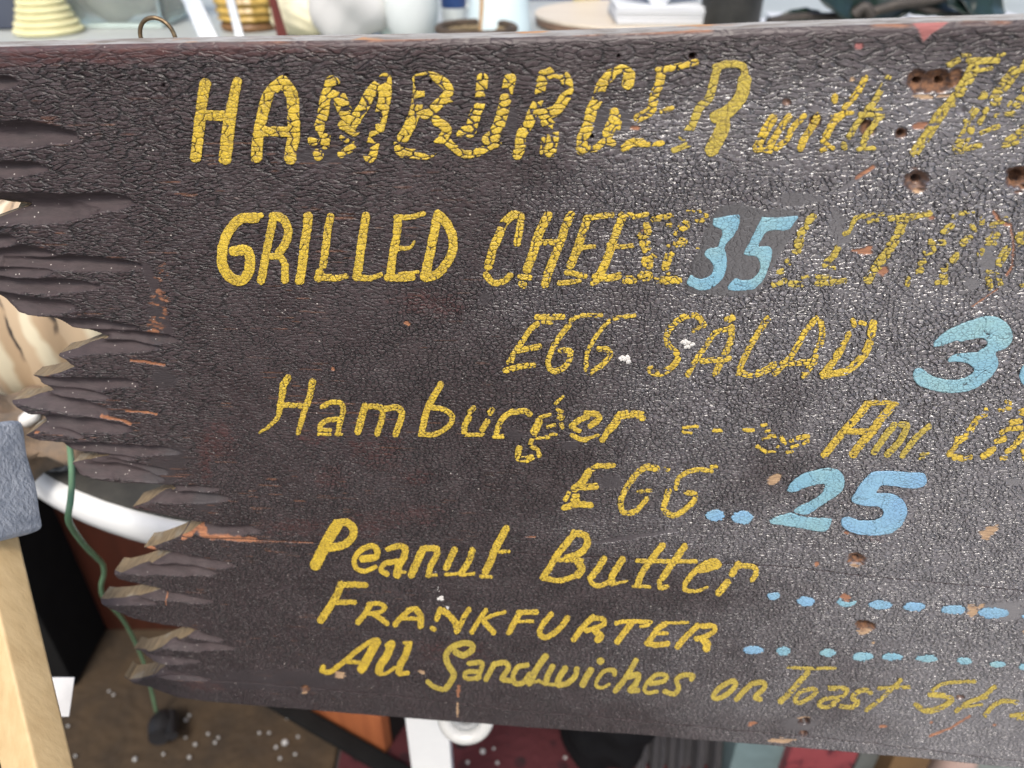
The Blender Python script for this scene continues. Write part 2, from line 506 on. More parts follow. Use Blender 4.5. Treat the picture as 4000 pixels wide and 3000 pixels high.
for k, (a, b, hh, dep) in enumerate(GOUGES):
    if a[0] > 0:                                      # the scoops run out through the broken end
        sl = (b[1] - a[1]) / max(1, b[0] - a[0]); a = (a[0] - 110, a[1] - sl * 110)
    tip = (b[0] + hh * 1.5, b[1] + (b[1] - a[1]) / max(1, b[0] - a[0]) * hh)
    W = window([a, tip], hh * 1.4 + 20)
    L = math.hypot(tip[0] - a[0], tip[1] - a[1]); ex, ey = (tip[0] - a[0]) / L, (tip[1] - a[1]) / L
    yy = PY[W] + (fbm(U[W] * 45, Vv[W] * 30, 100 + k) - .5) * 26
    sx = ((PX[W] - a[0]) * ex + (yy - a[1]) * ey) / L + (fbm(U[W] * 200, Vv[W] * 400, 130 + k) - .5) * .08
    pe = -(PX[W] - a[0]) * ey + (yy - a[1]) * ex
    e2 = np.clip((sx - .45) / .55, 0, 1)
    shape = np.sqrt(np.clip(1 - e2 ** (1.5 + 1.3 * ((k * 37) % 10) / 10), 0, 1))
    rad = hh * 1.08 * shape * (.8 + .4 * fbm(U[W] * 70, Vv[W] * 10, 140 + k)) + 1e-3
    q = np.abs(pe) / rad
    up = pe < 0
    prof = np.where(up, np.clip(1 - q ** 2.2, 0, 1), np.clip(1 - q ** 1.6, 0, 1))
    z = -dep * 1.7 * prof * shape
    GO[W] = np.minimum(GO[W], z)
    gk[W] = np.maximum(gk[W], sstep(1.04, .86, q) * sstep(1.0, .93, sx))
# tool marks along the scoops
GO -= gk * ((fbm(U * 25, Vv * 900, 190, 2) - .5) * .00028 + (fbm(U * 30, Vv * 260, 191, 2) - .5) * .0006)
# ---- holes: (centre, countersink radius, depth, bore radius, rust)
HO = np.zeros_like(U); rust = np.zeros_like(U)
HOLES = [((637, 335), 7, .0025, 5, 0), ((1117, 293), 6, .0025, 5, 0), ((1680, 322), 6, .0025, 5, 0), ((2705, 219), 13, .003, 10, .3), ((2416, 219), 6, .002, 5, 0), ((2312, 533), 8, .0025, 7, 0),
         ((3588, 318), 42, .0022, 13, 1), ((3674, 318), 48, .0024, 14, 1), ((3631, 322), 40, .0026, 0, 1), ((3735, 305), 34, .0010, 0, 1), ((3185, 472), 24, .0014, 9, .8), ((3389, 500), 30, .0014, 0, 1), ((3372, 478), 14, .002, 10, .6), ((3520, 522), 20, .0016, 9, .9),
         ((3753, 434), 18, .0008, 0, .0), ((3583, 706), 46, .0026, 15, .8), ((3978, 694), 50, .0030, 24, 1), ((3075, 398), 16, .0008, 0, .7), ((3344, 2185), 36, .0020, 14, 1), ((3380, 2446), 36, .0030, 22, 1),
         ((3142, 2820), 24, .003, 18, .4), ((3138, 2868), 19, .0025, 13, .6), ((1190, 2691), 19, .002, 10, .9), ((3752, 2726), 16, .002, 10, .6), ((2357, 1449), 5, .002, 4, .2)]
for k, (c, r, dep, br, ru) in enumerate(HOLES):
    asp = 1.0 - .38 * sstep(500, 2600, np.array(float(c[1])))
    W, mk, rr = ell(c, r, r * asp, 0, .5, .24, 200 + k)
    HO[W] = np.minimum(HO[W], (-dep * 1.2 + (fbm(U[W] * 500, Vv[W] * 900, 280 + k) - .5) * .0011) * np.clip(1 - rr ** 2, 0, 1) ** .6)
    flat[W] = np.maximum(flat[W], sstep(1.25, .95, rr))
    rust[W] = np.maximum(rust[W], ru * sstep(1.12, .85, rr + (fbm(U[W] * 500, Vv[W] * 900, 260 + k) - .5) * .5))
    if br:
        W, mk, rr = ell(c, br, br * asp, 0, .25, .22, 240 + k)
        HO[W] = np.minimum(HO[W], -.008 * mk)
# ---- chips down to wood, primer, scratches
wood = np.zeros_like(U); tan = np.zeros_like(U); pink = np.zeros_like(U); red = np.zeros_like(U); scar = np.zeros_like(U)
def chip(kind, c, rx, ry, ang=0, seed=0, dep=.00025, rough=.45):
    W, mk, _ = ell(c, rx * .9, ry * .9, ang, .2, rough * 1.25, 300 + seed)
    kind[W] = np.maximum(kind[W], mk); flat[W] = np.maximum(flat[W], mk); scar[W] = np.minimum(scar[W], -dep * mk)
def chip_line(kind, pts, w, seed=0, dep=.0003, gap=.5):
    W = window(pts, w + 12)
    d, t = seg_sd(PX[W], PY[W], pts)
    mk = sstep(1.15, .8, d / (w * .5) + (fbm(U[W] * 300, Vv[W] * 500, 400 + seed) - .5) * 1.6 * gap)
    kind[W] = np.maximum(kind[W], mk); flat[W] = np.maximum(flat[W], mk); scar[W] = np.minimum(scar[W], -dep * mk)
for i, q in enumerate([((2479, 500), 18, 8, 0), ((3600, 488), 36, 15, -18), ((3368, 980), 46, 20, 0), ((3450, 1064), 22, 19, -40), ((3307, 2083), 17, 9, 20), ((3303, 2334), 22, 13, 10),
                       ((145, 1690), 18, 7, -10), ((590, 2147), 24, 8, 0), ((2940, 2826), 18, 9, -20), ((560, 2585), 8, 5, 20), ((645, 2345), 3, 18, -10), ((1790, 2700), 8, 22, 5), ((2070, 2100), 25, 4, 0),
                       ((3640, 850), 16, 9, 0), ((3190, 2205), 8, 12, 30), ((2510, 900), 9, 5, 0), ((3885, 2834), 10, 6, 0), ((3640, 2824), 8, 7, 0), ((3450, 2840), 14, 6, -5), ((1590, 1265), 14, 7, 20), ((1300, 1440), 8, 8, 0)]):
    chip(wood, *q, seed=i)
for i, q in enumerate([((3025, 1880), 32, 16, -30), ((3866, 2078), 42, 24, -28), ((3800, 2388), 26, 26, -30), ((3830, 2368), 22, 10, -40), ((1325, 2638), 24, 14, 0), ((1650, 2629), 15, 7, 25), ((1787, 2770), 5, 30, 0), ((3050, 2893), 45, 10, 0),
                       ((3380, 2470), 30, 12, 0), ((3412, 2514), 10, 5, 0), ((3330, 310), 12, 10, 0), ((3605, 378), 44, 7, 4), ((3690, 374), 36, 6, -8), ((3590, 745), 26, 8, -6), ((3345, 2212), 22, 6, 10), ((3142, 2806), 26, 5, 0), ((1192, 2706), 15, 6, 0),  ((4010, 2470), 20, 12, 0)]):
    chip(tan, *q, seed=40 + i)
chip(pink, (3357, 182), 18, 15, 0, 60, rough=.2)
tri = P('A4', 1225, 120, 1250, 200, 1300, 260, 1325, 330, 1345, 365, 1400, 300, 1470, 255, 1590, 185, 1500, 195, 1420, 175)
W = window(tri, 20); tk = sstep(-3, 4, poly_sd(PX[W], PY[W], *np.array(tri).T)); pink[W] = np.maximum(pink[W], tk); flat[W] = np.maximum(flat[W], tk)
for i, (pts, w) in enumerate([([(395, 1627), (440, 1634), (475, 1642), (506, 1656)], 12), ([(490, 1607), (570, 1611), (610, 1620)], 7), ([(3410, 652), (3345, 695)], 15), ([(3880, 825), (3900, 860), (3940, 880)], 11), ([(3945, 870), (3960, 960), (3955, 1030)], 7),
                               ([(3955, 1040), (3935, 1075)], 12), ([(3900, 1130), (3800, 1200)], 6), ([(3790, 2800), (3720, 2845), (3633, 2878)], 9), ([(510, 1410), (560, 1414), (638, 1428)], 9), ([(715, 2102), (745, 2086), (762, 2072), (785, 2086), (805, 2098), (995, 2110)], 20),
                               ([(1000, 2112), (1220, 2122)], 5)]):
    chip_line(wood, pts, w, i, .0004, .7)
for i, q in enumerate([((1490, 1770), 80, 55), ((1610, 2012), 110, 34), ((1290, 1865), 55, 35), ((1400, 1745), 40, 30), ((1620, 1865), 60, 30), ((1420, 2050), 80, 40), ((1210, 1715), 50, 25), ((1160, 2060), 120, 30), ((1720, 1200), 70, 40), ((1640, 1180), 90, 40),
                       ((800, 1790), 25, 90), ((860, 1720), 60, 60), ((800, 2680), 60, 16), ((1780, 2540), 120, 30), ((550, 1990), 30, 12), ((3400, 2100), 60, 15)]):
    W, mk, _ = ell(q[0], q[1], q[2], 0, 1.0, .8, 480 + i); mk = mk * .8; red[W] = np.maximum(red[W], mk)
band = sstep(58, 20, np.abs(PY - (214 - .026 * PX)) + (fbm(U * 60, Vv * 160, 501) - .5) * 60) * sstep(2200, 500, PX)
red = np.maximum(red, band * .9); flat = np.maximum(flat, band * .6)
topflat = sstep(60, 25, (PY - (186 - .027 * PX)) + (fbm(U * 90, Vv * 160, 503) - .5) * 30) * .75
flat = np.maximum(flat, topflat)
wood = np.maximum(wood, sstep(.66, .74, fbm(U * 30, Vv * 200, 505)) * sstep(22, 10, PY - (186 - .027 * PX)) * sstep(900, 1300, PX))
for i, (pts, w) in enumerate([([(545, 1018), (770, 915), (1150, 705), (1330, 590)], 20), ([(3290, 740), (3420, 650)], 22), ([(570, 1040), (610, 1140), (640, 1240), (655, 1300)], 46), ([(2330, 2120), (2640, 2075)], 18), ([(1010, 2330), (1130, 2290)], 12)]):
    W = window(pts, w + 12); d, t = seg_sd(PX[W], PY[W], pts)
    mk = sstep(1.1, .7, d / (w * .5) + (fbm(U[W] * 300, Vv[W] * 500, 520 + i) - .5) * .9)
    mk = mk * (.55 if i == 0 else 1); flat[W] = np.maximum(flat[W], mk * .9); scar[W] = np.minimum(scar[W], -.0003 * mk); smooth_patch[W] = np.maximum(smooth_patch[W], mk * .4)
W, mk, _ = ell((622, 1180), 34, 130, 8, .8, .6, 530)
fl = mk * sstep(.60, .68, fbm(U[W] * 420, Vv[W] * 900, 531, 2)); wood[W] = np.maximum(wood[W], fl * .8)
gr_ = sstep(.76, .82, fbm(U * 75, Vv * 1500, 533, 2)) * sstep(.45, .6, fbm(U * 30, Vv * 60, 534, 2)) * sstep(1500, 700, np.hypot(PX - 750, (PY - 1500) * .9)) * (1 - gk)
wood = np.maximum(wood, gr_ * .4)
# ---- undulation of the old plank, edges worn round
UND = (fbm(U * 14, Vv * 22, 560) - .5) * .0016 - .0016 * np.clip(1 - SD / .0022, 0, 1) ** 2
BASE = UND + GO + HO + OVER + scar
REL = REL * (1 - flat) * (1 - gk * .92) * sstep(0, .002, SD)
H = BASE + REL
chan = chan * (1 - flat) * (1 - gk)
calm = np.clip((1 - flat) * (1 - gk * .97), 0, 1)
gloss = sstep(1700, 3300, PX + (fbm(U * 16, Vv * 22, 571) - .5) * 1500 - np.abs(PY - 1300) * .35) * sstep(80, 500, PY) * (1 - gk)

# ------------------------------------------------------------------ sign materials
def make_board_mat():
    m, nt, b = new_mat('weathered_brown_paint')
    co = objco(nt)
    def vm(op, x, y):
        n = N(nt, 'ShaderNodeVectorMath', operation=op)
        for i, v in ((0, x), (1, y)):
            if isinstance(v, bpy.types.NodeSocket): nt.links.new(v, n.inputs[i])
            else: n.inputs[i].default_value = v
        return n.outputs[0]
    def ncol(scale, det):
        n = N(nt, 'ShaderNodeTexNoise'); n.inputs['Scale'].default_value = scale; n.inputs['Detail'].default_value = det
        nt.links.new(co, n.inputs['Vector']); return n.outputs[1]
    w1 = vm('MULTIPLY', vm('SUBTRACT', ncol(95, 2), (.5, .5, .5)), (.008, .0045, 0))
    w2 = vm('MULTIPLY', vm('SUBTRACT', ncol(480, 2), (.5, .5, .5)), (.0022, .0013, 0))
    pw = vm('ADD', vm('ADD', co, w1), w2)
    def v2(sx, sy, off):
        n = N(nt, 'ShaderNodeTexVoronoi', feature='DISTANCE_TO_EDGE', voronoi_dimensions='2D'); n.inputs['Scale'].default_value = 1.0
        nt.links.new(vm('ADD', vm('MULTIPLY', pw, (sx, sy, 0)), (off, off, 0)), n.inputs['Vector'])
        return n.outputs['Distance']
    va, vb, vc = v2(1 / .0085, 1 / .0016, 3.3), v2(1 / .0028, 1 / .0019, 7.1), v2(1 / .0011, 1 / .00075, 1.7)
    gm = N(nt, 'ShaderNodeMix', data_type='FLOAT')
    nt.links.new(attr(nt, 'grainy'), gm.inputs[0]); nt.links.new(vb, gm.inputs[2]); nt.links.new(va, gm.inputs[3])
    d = gm.outputs[0]
    n1 = noise(nt, co, 38, 4); n2 = noise(nt, co, 420, 3); n3 = noise(nt, objco(nt, (1, 5, 1)), 120, 4)
    opened = ramp(nt, noise(nt, co, 55, 3), .32, .55)
    calm = mth(nt, 'MULTIPLY', attr(nt, 'calm'), mth(nt, 'ADD', mth(nt, 'MULTIPLY', opened, .55), .45))
    K = mth(nt, 'MULTIPLY', ramp(nt, d, .19, .05), calm)
    c = mixc(nt, ramp(nt, n1, .35, .65), (.0335, .0212, .0228), (.049, .0335, .0355))
    c = mixc(nt, mth(nt, 'MULTIPLY', ramp(nt, n2, .45, .7), .5), c, (.061, .0440, .0465))
    c = mixc(nt, mth(nt, 'MULTIPLY', attr(nt, 'gloss'), .6), c, (.098, .088, .100))  # grey sheen painted into the base colour where the gloss mask is high
    c = mixc(nt, mth(nt, 'MULTIPLY', attr(nt, 'red'), ramp(nt, n3, .3, .6)), c, (.070, .024, .022))
    c = mixc(nt, mth(nt, 'MULTIPLY', attr(nt, 'gouge'), .85), c, mixc(nt, ramp(nt, n3, .35, .65), (.047, .0315, .033), (.030, .0205, .0213)))
    c = mixc(nt, attr(nt, 'smooth_patch'), c, (.031, .0275, .0295))
    c = mixc(nt, mth(nt, 'MULTIPLY', attr(nt, 'groove'), .5), c, (.016, .013, .013))
    c = mixc(nt, mth(nt, 'MULTIPLY', K, .9), c, (.0075, .006, .006))
    grain = ramp(nt, noise(nt, objco(nt, (1, 9, 1)), 160, 4), .35, .65)
    c = mixc(nt, attr(nt, 'pink'), c, mixc(nt, grain, (.33, .12, .11), (.24, .085, .08)))
    c = mixc(nt, attr(nt, 'wood'), c, mixc(nt, grain, (.34, .145, .065), (.16, .06, .03)))
    c = mixc(nt, attr(nt, 'tan'), c, mixc(nt, grain, (.42, .28, .16), (.22, .135, .075)))
    c = mixc(nt, attr(nt, 'rust'), c, mixc(nt, ramp(nt, n2, .35, .65), (.030, .011, .006), (.175, .075, .028)))
    sp = voro(nt, co, 330, 'F1')                     # specks of dust and plaster crumbs
    gate = mth(nt, 'MAXIMUM', ramp(nt, noise(nt, co, 97, 2), .58, .64), mth(nt, 'MULTIPLY', attr(nt, 'gouge'), ramp(nt, noise(nt, co, 210, 2), .5, .56)))
    speck = mth(nt, 'MULTIPLY', ramp(nt, sp, .14, .09), gate)
    c = mixc(nt, mth(nt, 'MULTIPLY', speck, .75), c, (.50, .46, .42))
    nt.links.new(c, b.inputs['Base Color'])
    bare = mth(nt, 'ADD', attr(nt, 'wood'), attr(nt, 'tan'), True)
    bare = mth(nt, 'MAXIMUM', bare, mth(nt, 'MAXIMUM', attr(nt, 'rust'), attr(nt, 'pink')))
    rg = mth(nt, 'ADD', mth(nt, 'MULTIPLY', ramp(nt, n1, .3, .7), .12), .44)
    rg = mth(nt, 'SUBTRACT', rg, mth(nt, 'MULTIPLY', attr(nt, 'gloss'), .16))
    rg = mth(nt, 'ADD', rg, mth(nt, 'MULTIPLY', attr(nt, 'gouge'), .26))
    rg = mth(nt, 'MAXIMUM', rg, mth(nt, 'MULTIPLY', bare, .85))
    nt.links.new(rg, b.inputs['Roughness'])
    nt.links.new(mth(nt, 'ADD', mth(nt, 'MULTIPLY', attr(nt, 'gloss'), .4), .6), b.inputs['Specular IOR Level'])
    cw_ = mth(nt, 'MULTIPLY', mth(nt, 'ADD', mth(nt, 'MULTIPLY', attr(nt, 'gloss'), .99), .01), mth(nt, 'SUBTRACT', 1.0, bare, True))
    b.inputs['Coat IOR'].default_value = 1.9
    nt.links.new(cw_, b.inputs['Coat Weight']); b.inputs['Coat Roughness'].default_value = .27
    hh = mth(nt, 'MULTIPLY', ramp(nt, d, .0, .17), calm)
    bn = bump(nt, hh, 1.0, .00052)
    fine = mth(nt, 'MULTIPLY', ramp(nt, vc, 0, .30), calm)
    bn = bump(nt, fine, .35, .00014, bn)
    bn = bump(nt, noise(nt, co, 1300, 3, .6), .22, .0002, bn)
    bn = bump(nt, noise(nt, objco(nt, (.35, 1, 1)), 700, 4, .65), mth(nt, 'MULTIPLY', attr(nt, 'gouge'), .55), .0006, bn)
    nt.links.new(bn, b.inputs['Normal']); nt.links.new(bn, b.inputs['Coat Normal'])
    return m
def make_side_mat():
    m, nt, b = new_mat('grey_weathered_cut_wood')
    co = objco(nt, (1, 1, 1))
    g = ramp(nt, noise(nt, objco(nt, (1, 2.2, .25)), 420, 5, .65), .3, .7)
    c = mixc(nt, g, (.25, .185, .105), (.10, .072, .042))
    c = mixc(nt, ramp(nt, noise(nt, co, 60, 4), .55, .75), c, (.26, .245, .20))
    nt.links.new(c, b.inputs['Base Color'])
    b.inputs['Roughness'].default_value = .85
    nt.links.new(bump(nt, noise(nt, objco(nt, (1, 3, .3)), 700, 4), .5, .0006), b.inputs['Normal'])
    return m
def make_edge_mat():
    m, nt, b = new_mat('pale_grey_board_edge')
    g = noise(nt, objco(nt, (1, 6, 6)), 60, 4)
    c = mixc(nt, ramp(nt, g, .4, .62), (.36, .35, .33), (.19, .165, .14))
    c = mixc(nt, ramp(nt, noise(nt, objco(nt, (1, 2, 2)), 33, 3), .56, .64), c, (.40, .22, .11))
    nt.links.new(c, b.inputs['Base Color']); b.inputs['Roughness'].default_value = .8
    return m
def make_paint(name, c1, c2, grime, rough=.42, scale=140):
    m, nt, b = new_mat(name)
    co = objco(nt)
    c = mixc(nt, ramp(nt, noise(nt, co, scale, 4), .35, .68), c1, c2)
    crk = ramp(nt, voro(nt, objco(nt, (1, 1.7, 1)), 480), 0.0, .09)
    gate = ramp(nt, noise(nt, co, 60, 3), .34, .52)
    k = mth(nt, 'MULTIPLY', mth(nt, 'SUBTRACT', 1.0, crk), gate)
    c = mixc(nt, mth(nt, 'MULTIPLY', k, .75), c, grime)
    dirt = ramp(nt, noise(nt, objco(nt, (1, 2.5, 1)), 520, 5, .75), .50, .72)
    c = mixc(nt, mth(nt, 'MULTIPLY', mth(nt, 'MULTIPLY', dirt, ramp(nt, noise(nt, co, 45, 3), .3, .7)), .85), c, grime)
    c = mixc(nt, attr(nt, 'thin'), c, grime)
    nt.links.new(c, b.inputs['Base Color'])
    b.inputs['Roughness'].default_value = rough
    bn = bump(nt, noise(nt, co, 900, 3), .25, .0003)
    bn = bump(nt, noise(nt, objco(nt, (1, .22, 1), .7), 620, 3), .35, .0004, bn)
    bn = bump(nt, crk, .5, .0003, bn)
    nt.links.new(bn, b.inputs['Normal'])
    return m
MAT_BOARD, MAT_SIDE, MAT_EDGE = make_board_mat(), make_side_mat(), make_edge_mat()
MAT_YEL = make_paint('yellow_sign_paint', (.66, .465, .046), (.48, .33, .036), (.12, .085, .02))
MAT_YEL2 = make_paint('faded_yellow_sign_paint', (.50, .385, .06), (.39, .295, .045), (.10, .075, .025), .5)
MAT_BLUE = make_paint('light_blue_sign_paint', (.175, .36, .47), (.245, .43, .46), (.06, .10, .12), .45, 45)
MAT_BLUE2 = make_paint('sky_blue_sign_paint', (.185, .355, .54), (.215, .40, .53), (.06, .10, .12), .42, 45)

# ------------------------------------------------------------------ the board: three planks
sign = empty('menu_sign', (0, 0, 0))
FR = Matrix(((EU[0], EV[0], EN[0], P0[0]), (EU[1], EV[1], EN[1], P0[1]), (EU[2], EV[2], EN[2], P0[2]), (0, 0, 0, 1)))
sign.matrix_world = FR
tag(sign, 'old dark brown wooden menu board with cracked yellow and blue lettering and jagged end', 'sign')
def slink(name, me, mats):
    o = link(name, me, mats); o.parent = sign; o.matrix_parent_inverse = Matrix.Identity(4)
    return o
THICK = .0135
J1 = [(-200, 2040), (560, 2085), (720, 2103), (1000, 2112), (1350, 2128), (2000, 2163), (3000, 2213), (3500, 2262), (4000, 2310), (4300, 2340)]
J2 = [(-200, 2600), (690, 2650), (1000, 2671), (1500, 2715), (2000, 2773), (2500, 2820), (3000, 2866), (3400, 2905), (3700, 2943), (4300, 3010)]
def joint(line):
    a = np.array(line, float)
    y = np.interp(PX, a[:, 0], a[:, 1]) + (vnoise(PX / 60, PX * 0, 600) - .5) * 5
    return (PY - y) * 0.00017                         # about metres
j1, j2 = joint(J1), joint(J2)
j1 = np.where(PX < 560, np.abs(j1) * 0 + j1, j1)
GAP = .00022
def plank(field, label):
    f = np.minimum(SD, field)
    z = H - .00035 * np.clip(1 - field / .0006, 0, 1) ** 2
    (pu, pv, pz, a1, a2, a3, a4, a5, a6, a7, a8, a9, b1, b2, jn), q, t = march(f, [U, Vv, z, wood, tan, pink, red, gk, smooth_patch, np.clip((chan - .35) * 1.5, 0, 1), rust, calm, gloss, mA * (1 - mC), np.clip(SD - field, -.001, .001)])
    n = len(pu)
    E = boundary(q, t, n)
    bi = np.unique(E)
    mp = np.full(n, -1); mp[bi] = np.arange(len(bi))
    Vt = np.stack([pu, pv, pz], -1)
    taper = .0004
    top = Vt[bi]; bot = top.copy(); bot[:, 2] = -THICK
    mid = top.copy(); mid[:, 2] = -THICK * .5
    mid[:, :2] += (np.stack([fbm(mid[:, 0] * 300, mid[:, 1] * 300, 610), fbm(mid[:, 0] * 300, mid[:, 1] * 300, 611)], -1) - .5) * .0008
    k = len(bi)
    VV = np.concatenate([Vt, top, mid, bot])
    a, b_ = mp[E[:, 0]], mp[E[:, 1]]
    w1 = np.stack([n + b_, n + a, n + k + a, n + k + b_], -1)
    w2 = np.stack([n + k + b_, n + k + a, n + 2 * k + a, n + 2 * k + b_], -1)
    # back face on a coarse grid
    s = 10
    (bu, bv), bq, bt = march(f[::s, ::s], [U[::s, ::s], Vv[::s, ::s]])
    nb = len(VV)
    VV = np.concatenate([VV, np.stack([bu, bv, np.full(len(bu), -THICK)], -1)])
    nq0, nt0 = len(q), len(t)
    quads = np.concatenate([q, w1, w2, bq[:, ::-1] + nb]); tris = np.concatenate([t, bt[:, ::-1] + nb])
    wallpy = uv2px(VV[w1[:, 0], 0], VV[w1[:, 0], 1])
    is_top = (wallpy[1] < 200)
    wm = np.where(is_top, 2, 1)
    jw = np.concatenate([np.zeros(n), jn[bi], jn[bi], jn[bi], np.zeros(len(VV) - n - 3 * k)])
    wm = np.where((jw[w1[:, 3]] > 0), 0, wm)
    mi = np.concatenate([np.zeros(nq0, int), wm, wm, np.ones(len(bq), int), np.zeros(nt0, int), np.ones(len(bt), int)])
    sm = np.concatenate([np.ones(nq0, bool), np.zeros(len(w1) * 2 + len(bq), bool), np.ones(nt0, bool), np.zeros(len(bt), bool)])
    me = np_mesh('plank', VV, quads, tris, sm, mi)
    ext = len(VV) - n
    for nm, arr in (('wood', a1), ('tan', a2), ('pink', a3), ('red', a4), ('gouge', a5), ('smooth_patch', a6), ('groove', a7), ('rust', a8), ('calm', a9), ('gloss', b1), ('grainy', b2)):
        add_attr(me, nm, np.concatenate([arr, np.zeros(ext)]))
    o = slink('plank', me, [MAT_BOARD, MAT_SIDE, MAT_EDGE])
    tag(o, label)
    return o
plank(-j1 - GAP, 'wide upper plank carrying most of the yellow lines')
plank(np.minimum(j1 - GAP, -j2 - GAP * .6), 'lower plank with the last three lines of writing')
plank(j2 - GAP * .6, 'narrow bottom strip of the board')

# ------------------------------------------------------------------ lettering: flakes of paint, real and raised
def sampleH(arr, u, v):
    x = np.clip((u - u0) / STEP, 0, NX - 1.001); y = np.clip((v - v0) / STEP, 0, NY - 1.001)
    j, i = x.astype(int), y.astype(int); fx, fy = x - j, y - i
    return (arr[i, j] * (1 - fx) + arr[i, j + 1] * fx) * (1 - fy) + (arr[i + 1, j] * (1 - fx) + arr[i + 1, j + 1] * fx) * fy
UNDER = UND + GO + OVER                                  # letters follow the plank, not its cracks
LN = [0]
def glyph(name, strokes=(), polys=(), dots=(), mat=None, cw=.0042, ch=.0026, gap=.00022, drop=0.0, step=.00023, wig=5.0, rise=.00013, warp=1.0, erode=0.0, label=None):
    LN[0] += 1
    seed = 1000 + LN[0] * 7
    pts = [p for s in strokes for p in s[1]] + [p for q in polys for p in q] + [(d[0] + a * d[2], d[1] + b * d[3]) for d in [(c[0], c[1], c[2], c[3]) for c in dots] for a in (-1, 1) for b in (-1, 1)]
    pad = max([s[0] * KZ for s in strokes] + [6]) * .5 + 14
    a = np.array(pts, float)
    x0, x1, y0, y1 = a[:, 0].min() - pad, a[:, 0].max() + pad, a[:, 1].min() - pad, a[:, 1].max() + pad
    cu, cv = px2uv(np.array([x0, x1, x0, x1]), np.array([y0, y0, y1, y1]))
    g0, g1 = np.arange(cu.min(), cu.max(), step), np.arange(cv.min(), cv.max(), step)
    u, v = np.meshgrid(g0, g1)
    x, y = uv2px(u, v)
    k = (fbm(u * 800, v * 800, seed, 2) - .5) * wig
    x = x + k; y = y + (fbm(u * 700, v * 700, seed + 3, 2) - .5) * wig
    sd = np.full(u.shape, -1e9)
    for s in strokes:
        pl = catmull(s[1], 5)
        if len(pl) == 1: pl = [pl[0], (pl[0][0] + .5, pl[0][1])]
        d, t = seg_sd(x, y, [tuple(q) for q in pl])
        w = s[0] * KZ * .5
        if len(s) > 2: w = w * (s[2] + (s[3] - s[2]) * t)
        sd = np.maximum(sd, w - d)
    for q in polys:
        q = np.array(catmull(list(q) + [q[0]], 3)[:-1])
        sd = np.maximum(sd, poly_sd(x, y, q[:, 0], q[:, 1]))
    for d in dots:
        sd = np.maximum(sd, (1 - np.hypot((x - d[0]) / d[2], (y - d[1]) / d[3])) * min(d[2], d[3]))
    f = sd * 0.00013
    if gap > 0:
        uu = u + ((fbm(u * 260, v * 260, 13, 2) - .5) * .0020 + (fbm(u * 900, v * 900, 14, 2) - .5) * .0007) * warp; vv = v + ((fbm(u * 260, v * 260, 19, 2) - .5) * .0012 + (fbm(u * 900, v * 900, 15, 2) - .5) * .0005) * warp
        f1, f2, cid = voronoi(uu / cw, vv / ch, seed, .85)
        e = (f2 - f1) * .5 * min(cw, ch)
        wide = gap * .44 * (.2 + 1.7 * fbm(u * 120, v * 160, seed + 5, 2))
        f = np.minimum(f, e - wide * .5)
        if drop > 0:
            q = hsh(np.floor(cid * 65536), np.floor(cid * 1999), seed + 9)
            dr = drop * .55 * (.2 + 1.6 * sstep(.35, .65, fbm(u * 60, v * 90, seed + 11, 2)))
            f = np.where(q < dr, -1e-4, f)
    if erode > 0:
        er = fbm(u * 420, v * 700, seed + 15, 3)
        f = np.minimum(f, (er - erode) * .0025)
    if not (f > 0).any(): return None
    z = sampleH(UNDER, u, v)
    thin = np.clip(.75 - f / .00018, 0, .5)
    (pu, pv, pz, pf, pt), q, t = march(f, [u, v, z, f, thin])
    bev = np.clip(pf / .00030, 0, 1)
    zz = pz + .00006 + rise * (1 - (1 - bev) ** 2) + (fbm(pu * 900, pv * 900, seed + 21, 2) - .5) * .00005 - np.where(pf <= 1e-9, .00012, 0)
    me = np_mesh(name, np.stack([pu, pv, zz], -1), q, t, True)
    add_attr(me, 'thin', pt)
    o = slink(name, me, mat or MAT_YEL)
    if label: tag(o, label)
    return o

# ------------------------------------------------------------------ what the sign says, stroke by stroke
def S(crop, w, *xy, **k):
    return (w, P(crop, *xy), k.get('a', 1.0), k.get('b', 1.0))
def letter(*strokes, **k): return glyph('painted_letter', strokes, **k)

# HAMBURGER
big = dict(cw=.0052, ch=.0025, gap=.00034)
def B(drop, gap, *s, **k): return letter(*s, **{**big, 'drop': drop, 'gap': gap, **k})
B(0, .0002, S('A1', 98, 1775, 725, 1745, 900, 1715, 1150, 1690, 1360), S('A1', 84, 2050, 705, 2010, 900, a=.95, b=1.15), S('A1', 100, 2010, 900, 1975, 1100, 1945, 1370, a=1, b=1.15), S('A1', 88, 1740, 995, 2000, 1000))
B(.0, .0003, S('A2', 100, 225, 705, 120, 800, 75, 920, 45, 1050, 15, 1200, 5, 1360), S('A2', 108, 235, 705, 312, 830, 322, 1000, 325, 1180, 305, 1280, 295, 1370), S('A2', 88, 20, 1135, 330, 1140))
B(.2, .0005, S('A2', 95, 645, 715, 600, 850, 575, 1000, 540, 1120, 492, 1215), S('A2', 125, 655, 715, 730, 870, 780, 980, 845, 1040), S('A2', 100, 845, 1040, 930, 920, 1000, 790, 1120, 690), S('A2', 115, 1115, 690, 1115, 820, 1090, 950, 1050, 1120, 1010, 1250, 985, 1350),
  S('A2', 78, 605, 1190, 595, 1255), S('A2', 66, 735, 1335, 865, 1250), S('A2', 86, 530, 1330, 540, 1350), S('A2', 85, 750, 1080, 850, 1140), S('A2', 50, 740, 1190, 780, 1215))
